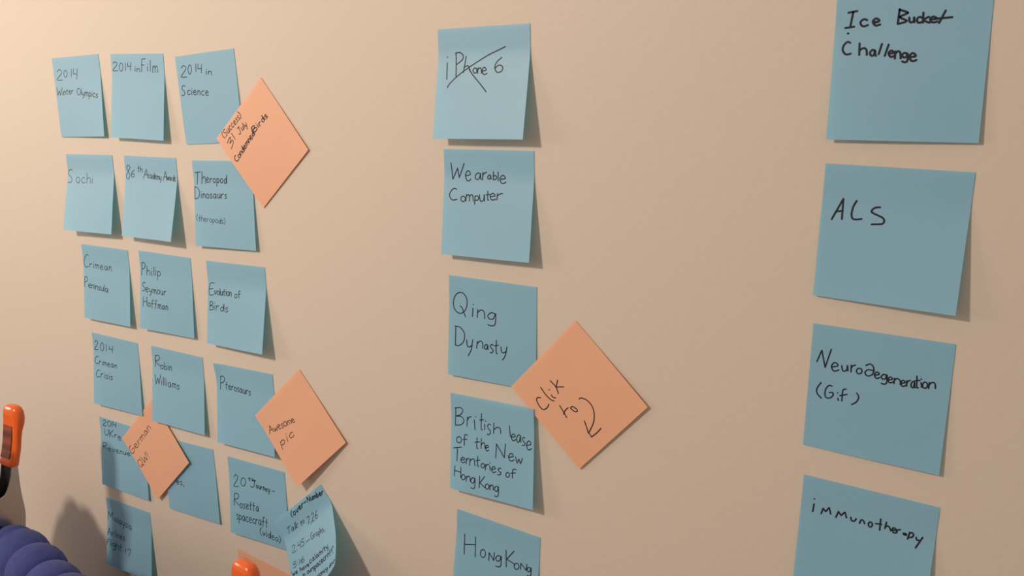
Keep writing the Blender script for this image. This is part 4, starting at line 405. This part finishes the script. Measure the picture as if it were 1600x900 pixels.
        ('handwriting', 1.12, [[90,80,79,162],[64,84,111,77],[53,163,101,158],[165,127,160,124,154,122,148,121,141,124,135,129,131,135,131,141,134,148,138,153,142,156,147,158,153,158,159,156,166,154,171,152],[196,137,205,137,218,137,226,135,227,132,224,127,220,124,216,122,211,120,206,121,201,124,196,129,194,134,195,141,199,147,203,152,207,155,212,157,216,157,222,155,229,153,233,151],[204,142,222,137],[324,77,320,153],[322,81,336,85,356,92,367,98,357,104,338,111,327,117,337,125,355,133,365,139,354,145,335,150,320,153],[374,122,375,128,376,136,378,143,381,146,384,147,387,148,390,147,394,145,397,142,398,135,398,126,398,123,399,129,401,140,402,148],[435,126,432,124,428,122,423,122,419,124,415,128,413,133,413,138,415,143,417,148,420,150,424,151,427,151,432,150,436,148,439,147],[441,100,443,152],[470,123,461,127,450,133,445,139,452,144,466,150,476,153],[478,137,487,137,498,136,506,135,507,132,504,129,500,126,496,124,492,123,488,124,483,126,478,130,476,134,477,139,480,145,484,149,488,151,492,152,497,152,503,151,509,149,513,148],[547,95,520,157],[498,135,581,130]]),
        ('handwriting', 1.12, [[87,242,82,240,77,237,71,237,65,240,59,246,54,253,51,260,49,268,49,276,51,284,56,292,61,298,65,301,71,303,76,303,83,302,89,300,94,299],[135,245,138,308],[136,286,141,281,149,275,157,272,163,272,168,275,173,281,175,289,177,301,177,309],[218,287,214,285,209,283,204,282,199,286,195,291,193,297,193,302,196,308,199,311,203,313,208,313,212,311,215,303,217,292,218,287,219,291,219,301,220,308,222,311,224,313,226,314],[250,252,237,306],[284,256,269,316],[289,304,296,303,305,303,311,301,312,298,309,294,306,291,303,289,300,288,296,289,293,292,289,296,288,301,289,307,291,313,295,317,298,320,301,321,305,321,309,320,313,317,316,316],[321,331,320,292],[321,307,324,302,328,296,333,292,337,293,342,296,345,301,348,311,349,323,350,331],[381,306,377,305,371,303,366,302,361,305,357,309,355,313,356,317,360,322,364,325,368,326,373,325,377,323,379,316,381,308,382,306,384,315,385,330,384,342,382,347,378,349,373,350,368,349,362,347,358,345],[395,324,403,324,414,323,422,321,423,317,420,312,416,308,412,306,408,304,403,305,399,309,395,314,392,321,394,328,397,335,401,341,405,344,409,345,414,345,419,344,425,341,429,339]]),
        ('ink_dot', 1.12, [[68,192,73,192]]),
    ],
    'R2': [
        ('handwriting', 1.05, [[62,313,115,191,118,307],[79,267,120,259],[188,196,184,204,178,216,173,230,170,244,168,259,167,273,169,285,173,295,181,301,195,301,212,298,225,295],[315,222,308,223,298,224,289,227,280,233,273,242,271,250,278,256,290,261,303,266,317,271,331,277,340,284,344,293,343,303,336,312,319,316,296,318,279,320]]),
    ],
    'R3': [
        ('handwriting', 0.80, [[39,230,62,155,89,256,115,140],[127,245,137,242,151,238,160,233,161,228,157,223,152,219,148,216,142,216,137,218,132,224,127,232,124,241,126,249,130,258,135,265,140,268,145,268,150,267,157,264,164,259,168,255],[182,227,183,235,185,246,188,254,191,258,195,259,199,258,204,256,209,252,212,247,213,237,213,226,213,221,215,229,217,244,218,254],[234,215,236,257],[235,233,237,228,240,223,243,218,248,215,253,213,257,211],[279,226,272,229,267,236,265,245,268,253,274,258,282,259,290,255,295,248,296,239,293,231,287,226,279,226],[313,203,320,198,330,192,338,189,346,194,354,202,358,212,360,224,358,236,355,247,348,255,338,261,330,263,322,261,316,254,312,247,314,240,319,232,326,226,336,224,347,225,355,225],[367,251,374,249,383,246,389,242,390,239,387,235,384,232,381,230,377,230,374,231,370,235,367,241,365,248,366,254,369,260,373,265,376,267,379,268,383,267,387,265,392,261,395,258],[430,239,426,238,419,237,414,237,409,241,404,247,402,253,403,258,407,263,412,266,416,266,421,264,426,260,428,251,430,241,432,237,433,248,435,267,434,282,432,289,427,292,423,294,417,294,410,293,406,291],[441,265,447,263,456,260,462,257,463,254,460,250,457,247,454,246,451,246,447,247,444,251,441,256,439,262,440,268,443,273,446,278,449,280,453,280,456,279,460,277,465,274,468,271],[473,281,473,248],[473,261,477,257,482,251,488,248,493,249,499,252,503,256,506,265,507,275,508,282],[510,272,516,270,525,267,530,264,531,261,528,257,525,255,523,253,519,253,516,254,513,258,510,263,509,269,510,275,512,280,515,285,518,287,521,287,525,286,529,284,533,281,536,278],[539,250,540,283],[540,264,541,260,543,256,546,252,550,249,554,247,557,246],[580,254,577,252,573,250,569,251,566,255,563,263,562,269,563,276,565,281,568,285,571,286,574,286,577,282,578,272,579,260,580,254,580,258,581,269,582,278,584,281,585,282,587,283],[588,214,589,233,591,258,592,276,596,282,599,281,602,280],[577,245,606,236],[612,247,618,275],[610,227,613,228],[632,241,626,244,622,252,621,261,624,270,629,276,636,277,642,273,646,266,646,256,644,248,639,242,632,241],[654,274,654,239],[654,252,658,247,663,240,668,236,674,235,679,237,683,241,686,249,687,260,688,268]]),
        ('handwriting', 0.80, [[75,351,69,362,60,377,54,391,52,403,53,414,57,423,65,433,76,442,84,448],[139,362,133,361,126,359,119,362,112,371,105,384,102,397,101,411,103,425,107,435,114,440,122,440,129,438,137,433,143,426,148,419,149,412,148,404,145,400,139,400,132,402,126,404],[177,428,182,442],[172,395,175,396],[219,363,214,365,206,368,201,376,200,396,201,422,201,441],[187,411,228,394],[279,375,283,381,289,389,293,399,292,409,287,420,282,430,274,439,264,446,257,451]]),
    ],
    'R4': [
        ('handwriting', 0.95, [[77,173,74,226],[75,141,78,142],[124,225,133,187,149,204,167,172,180,212],[211,224,223,181,239,203,260,175,272,209],[296,197,297,203,299,211,301,217,306,218,313,218,318,216,322,210,325,202,327,197],[348,222,350,215,352,205,355,198,359,196,363,196,368,198,371,203,375,211,377,216],[407,195,402,199,398,206,398,214,400,221,405,226,411,226,416,222,419,215,420,207,418,200,413,196,407,195],[462,160,463,231],[436,197,471,191],[495,170,490,212],[491,205,493,201,497,196,501,192,506,192,510,194,515,198,518,204,522,212,524,217],[531,208,537,207,546,206,551,204,552,201,549,198,546,195,544,194,540,193,537,194,534,197,531,201,530,206,531,211,534,216,537,220,539,222,542,223,546,223,550,221,554,219,556,217],[556,218,556,213,557,206,559,201,564,198,570,195,575,194],[590,212,595,211,601,209,606,209,608,212,608,216,607,218,602,219,596,218,593,218,597,218,603,219,609,219],[625,195,618,240],[624,201,628,199,634,195,639,194,643,197,646,202,647,208,645,213,641,219,637,224,632,226,626,226,622,227],[662,215,663,220,664,226,667,230,671,231,675,229,679,228],[696,205,692,215,686,229,681,243,675,257,670,270,666,279]]),
    ],
}
order = list(NOTES)
GROUPS = {'M': 'blue sticky notes in the middle column', 'R': 'blue sticky notes in the right column', 'O': 'orange sticky notes'}
def extra_for(k):
    if k == 'G1':       # lower right corner rolls outward and back
        def f(a, b):
            t = max(0.0, (a + b - 122.0) / 30.0)
            return (-3.0 * t * t, 2.5 * t * t, 3.0 * t)
        return f
    if k == 'D3':       # bent-out upper left corner
        def f(a, b):
            t = max(0.0, (16.0 - a - 0.6 * b) / 16.0)
            return (0, 0, 2.2 * t * t)
        return f
    if k == 'A3':       # soft lower left corner
        def f(a, b):
            t = max(0.0, (b - a - 58.0) / 18.0)
            return (1.6 * t * t, 0.8 * t * t, 1.2 * t * t)
        return f
    rnd = random.Random(sum(map(ord, k)) * 7)
    ph, am = rnd.uniform(0, 6.28), rnd.uniform(0.05, 0.28)
    def f(a, b):        # each sheet ripples a little towards its free edge
        g = max(0.0, (b - STRIP) / (S - STRIP))
        return (0, 0, am * g * (math.sin(a / 13.0 + ph) + 0.5 * math.sin(b / 9.0 + ph)) if k[0] != 'O' else 0.0)
    return f
for k in order:
    u, v, th, hl, hr, bl, br, lab = NOTES[k]
    orange = k[0] == 'O'
    grp = GROUPS.get(k[0], 'blue sticky notes in the left grid')
    build_note(Sheet(u, v, th, hl, hr, bl, br, extra_for(k)), M_ORANGE if orange else M_BLUE, lab, grp, INK.get(k, []),
               M_PENCIL if k[0] in 'ABCDEF' else M_INK)

# ------------------------------------------------------------------ quilted blanket draped over a chair back
BA = (-861.0, 117.0); BD = (math.cos(0.150), math.sin(0.150))   # axis point and direction in (u, w)
TOPV = -422.0
def blanket():
    s0, s1, ns = -150.0, 460.0, 300
    R, RV = 17.0, 16.0
    prof = []                                        # (offset across, height, normal across, normal up)
    floor_v = -EYE * 1000 + 6
    def leg(sign):
        r = []
        n = 22
        for i in range(n + 1):
            t = i / n; z = floor_v + (TOPV - floor_v) * (1 - (1 - t) ** 1.7)
            r.append((sign * (R + 16 * (1 - t) ** 1.5), z, sign, 0.0))
        return r
    prof += leg(1)
    for i in range(1, 14):
        a = math.pi * i / 14; prof.append((R * math.cos(a), TOPV + RV * math.sin(a), math.cos(a), math.sin(a)))
    prof += leg(-1)[::-1]
    # underside, so the cloth has thickness
    inner = [(x - nx * 7.0, z - nz * 7.0 if nz > 0.01 else z, None, None) for x, z, nx, nz in prof][::-1]
    verts, faces = [], []
    rnd = random.Random(11)
    period = 33.0
    amp = [rnd.uniform(0.8, 1.25) for _ in range(60)]
    for i in range(ns + 1):
        s = s0 + (s1 - s0) * i / ns
        ch = (s + 7.0) / period; f = ch - math.floor(ch)
        puff = 7.0 * amp[int(ch) % 60] * math.sqrt(max(0.0, 1 - (2 * f - 1) ** 2))
        pinch = max(math.exp(-((s + 5.0) / 21.0) ** 4), math.exp(-((s - 388.0) / 21.0) ** 4))     # squeezed by the clamps
        dip = 4.0 * math.exp(-((s + 5.0) / 22.0) ** 2) + 14.0 * math.exp(-((s - 388.0) / 26.0) ** 2) - 41.0 * math.exp(-(abs(s + 70.0) / 46.0) ** 2.6) + 0.02 * min(0.0, s + 95.0) ** 2 + 0.15 * max(0.0, s - 15.0) * (1 if s < 95 else 80.0 / max(80.0, s - 15.0))
        puff *= 1 - 0.97 * pinch
        for x, z, nx, nz in prof:
            near_top = max(0.0, min(1.0, (z - TOPV + 190.0) / 110.0))
            x = x * (1 - 0.52 * pinch * near_top) if abs(x) < 60 else x
            z = z - dip * near_top
            lean = 2.2 * math.sin(z / 70.0 + s / 190.0)
            xx = x + nx * (puff + lean * (1 - abs(nz))); zz = z + nz * puff + 1.5 * math.sin(s / 47.0) * (1 if z > -900 else 0)
            verts.append(W(BA[0] + BD[0] * s - BD[1] * xx, zz, BA[1] + BD[1] * s + BD[0] * xx))
        for x, z, _, _ in inner:
            near_top = max(0.0, min(1.0, (z - TOPV + 190.0) / 110.0)); x = x * (1 - 0.52 * pinch * near_top); z = z - dip * near_top
            verts.append(W(BA[0] + BD[0] * s - BD[1] * x, z, BA[1] + BD[1] * s + BD[0] * x))
    m = len(prof) + len(inner)
    for i in range(ns):
        for j in range(m):
            j2 = (j + 1) % m
            faces.append((i * m + j, i * m + j2, (i + 1) * m + j2, (i + 1) * m + j))
    faces.append(tuple(range(m))[::-1]); faces.append(tuple(ns * m + j for j in range(m)))
    org = W(BA[0], 0, BA[1]); org.z = 0.0
    o = raw_mesh('quilted_blanket', [v - org for v in verts], faces, M_CLOTH); o.location = org
    tag(o, 'dark blue quilted plush blanket with puffy channels at the lower left', 'blanket')
blanket()

# ------------------------------------------------------------------ spring clamps (local mm: x along pivot pin, q towards the room, z up)
def LV(x, q, z): return Vector((x, -q, z)) / 1000.0
OUT = [(-23.5, 46), (-23.2, 30), (-23.2, 15), (-24.5, -4), (-23.5, -16), (-21, -30), (-19, -43), (-16.5, -54)]
INN = [(-13.5, -54), (-14.2, -44), (-14.5, -30), (-4, -14), (5, -9), (9, 0), (6, 8), (-1.0, 15.5), (-7.5, 18.5), (-11.5, 25), (-14.5, 33), (-16, 40), (-17.5, 46)]
def smooth_path(p, n=4):
    q = [p[0]] + p + [p[-1]]; o = []
    for i in range(1, len(q) - 2):
        for k in range(n):
            t = k / n
            o.append(tuple(0.5 * (2 * q[i][j] + (q[i + 1][j] - q[i - 1][j]) * t + (2 * q[i - 1][j] - 5 * q[i][j] + 4 * q[i + 1][j] - q[i + 2][j]) * t * t + (3 * q[i][j] - q[i - 1][j] - 3 * q[i + 1][j] + q[i + 2][j]) * t ** 3) for j in (0, 1)))
    return o + [p[-1]]
def prism(bm, poly, x0, x1, sg):
    a = [bm.verts.new(LV(x0, sg * q, z)) for q, z in poly]; b = [bm.verts.new(LV(x1, sg * q, z)) for q, z in poly]
    bm.faces.new(a); bm.faces.new(b[::-1])
    for i in range(len(poly)):
        j = (i + 1) % len(poly); bm.faces.new((a[i], b[i], b[j], a[j]))
def tube(bm, pts, r, n=10):
    rings = []
    for i, p in enumerate(pts):
        t = (pts[min(i + 1, len(pts) - 1)] - pts[max(i - 1, 0)]).normalized()
        a = t.orthogonal().normalized() if not rings else (rings[-1][1] - t * rings[-1][1].dot(t)).normalized()
        c = t.cross(a)
        rings.append(([bm.verts.new(p + (a * math.cos(2 * math.pi * k / n) + c * math.sin(2 * math.pi * k / n)) * r) for k in range(n)], a))
    for (r0, _), (r1, _) in zip(rings, rings[1:]):
        for k in range(n): bm.faces.new((r0[k], r0[(k + 1) % n], r1[(k + 1) % n], r1[k]))
    bm.faces.new(rings[0][0][::-1]); bm.faces.new(rings[-1][0])
def loft_pad(bm, secs, sg, nexp=3.2, n=28):
    """secs: (z, q0, q1, half width) rounded-rectangle sections from bottom to top"""
    rings = []
    for z, q0, q1, hw in secs:
        c = (q0 + q1) / 2; hq = (q1 - q0) / 2; r = []
        for k in range(n):
            a = 2 * math.pi * k / n; ca, sa = math.cos(a), math.sin(a)
            r.append(bm.verts.new(LV(math.copysign(abs(ca) ** (2 / nexp), ca) * hw, sg * (c + math.copysign(abs(sa) ** (2 / nexp), sa) * hq), z)))
        rings.append(r)
    for r0, r1 in zip(rings, rings[1:]):
        for k in range(n): bm.faces.new((r0[k], r0[(k + 1) % n], r1[(k + 1) % n], r1[k]))
    bm.faces.new(rings[0]); bm.faces.new(rings[-1][::-1])
def clamp(loc, rz, rx, label):
    e = bpy.data.objects.new('spring_clamp', None); COL.objects.link(e); e.empty_display_size = 0.02
    e.location = loc; e.rotation_euler = (rx, 0, rz)
    tag(e, label, 'clamp', 'orange-tipped spring clamps on the blanket')
    out, inn = smooth_path(OUT), smooth_path(INN)
    for sg, hx in ((1, 9.6), (-1, 8.0)):             # sg 1: lever on the wall side; -1: its mirror on the room side
        bm = bmesh.new()
        poly = out + inn
        prism(bm, poly, hx - 1.1, hx, sg); prism(bm, poly, -hx, -hx + 1.1, sg)
        spine = out + [(q + 1.2, z) for q, z in out[::-1]]
        prism(bm, spine, -hx + 1.0, hx - 1.0, sg)
        lv = link_bm('lever', bm, M_STEEL, e)
        bv = lv.modifiers.new('rolled_edges', 'BEVEL'); bv.width = 0.0005; bv.segments = 2; bv.limit_method = 'ANGLE'; bv.angle_limit = math.radians(50)
        bm = bmesh.new()  # black block puts the shade of the hollow channel into solid colour
        shade_poly = [(q + 1.4, z) for q, z in out[:-9]] + [(q + 5.6, z) for q, z in out[:-9][::-1]]
        prism(bm, shade_poly, -hx + 1.3, hx - 1.3, sg)
        ln = link_bm('channel_shade_fill', bm, M_BLACK, e); ln['label'] = 'black fill painted as shade inside the lever channel'
        bm = bmesh.new()
        loft_pad(bm, [(43.2, -24.0, -16.4, 11.1), (43.6, -25.0, -15.6, 12.1), (45, -25.4, -15.2, 12.5), (50, -26.6, -17.2, 12.5), (60, -29.6, -20.2, 12.2), (68, -30.8, -22.0, 12.2),
                      (76, -32.6, -23.2, 12.5), (84, -36.0, -24.2, 13.2), (90, -37.0, -24.6, 13.2), (95, -37.0, -25.0, 12.3), (98.5, -36.0, -26.0, 10.5), (100.5, -34.6, -27.6, 7.8), (101.3, -33.0, -29.6, 4.5)], sg)
        g = link_bm('grip', bm, M_VINYL, e, True); g['label'] = 'glossy orange vinyl grip'
        bm = bmesh.new()                              # printed label on the inner face of the grip
        rows = [(51, -16.9), (58, -19.3), (66, -21.2), (74, -22.6), (82, -24.0)]
        vv = [[bm.verts.new(LV(x, sg * (q + d), z)) for x in (-8.2, -3, 2, 7.0)] for d in (0.18, -0.6) for z, q in rows]
        nr = len(rows)
        for L_ in (0, nr):
            for i in range(nr - 1):
                for j in range(3): bm.faces.new((vv[L_ + i][j], vv[L_ + i][j + 1], vv[L_ + i + 1][j + 1], vv[L_ + i + 1][j]))
        lb = link_bm('printed_label', bm, M_LABEL, g); lb['label'] = 'dark red printed label'
        bm = bmesh.new()
        loft_pad(bm, [(-66, -17, -13.5, 5), (-64.5, -19, -11.4, 8.5), (-61, -20, -10.6, 10.2), (-52, -20.4, -11.4, 10.6), (-46, -20.8, -12.4, 10.6), (-44.5, -20.2, -13.0, 9.6)], sg)
        jp = link_bm('jaw_pad', bm, M_VINYL, e, True); jp['label'] = 'orange vinyl jaw pad'
    bm = bmesh.new()                                  # torsion spring coiled on the pin
    tube(bm, [LV(-7 + 14 * i / 96, 6.2 * math.cos(i * 2 * math.pi / 16), 6.2 * math.sin(i * 2 * math.pi / 16)) for i in range(97)], 0.00105)
    tube(bm, [LV(-7, 6.2, 0), LV(-6.5, 13, 15), LV(-6, 19, 34)], 0.00105); tube(bm, [LV(7, 6.2, 0), LV(6.5, -10, 15), LV(6, -18, 34)], 0.00105)
    link_bm('torsion_spring', bm, M_BLACK, e, True)
    bm = bmesh.new()
    tube(bm, [LV(-11.6, 0, 0), LV(-11.2, 0, 0), LV(11.2, 0, 0), LV(11.6, 0, 0)], 0.0024, 16)
    for x in (-1, 1): tube(bm, [LV(x * 9.7, 0, 0), LV(x * 11.2, 0, 0)], 0.0042, 18)
    link_bm('rivet', bm, M_STEEL, e)
    return e
clamp(W(-866, -395, 120), 0.0, 0.0, 'orange and steel spring clamp at the left edge, gripping the blue blanket')
clamp(W(-477, -420, 178), -0.15, 0.0, 'spring clamp at the bottom edge showing only its rounded orange tip')
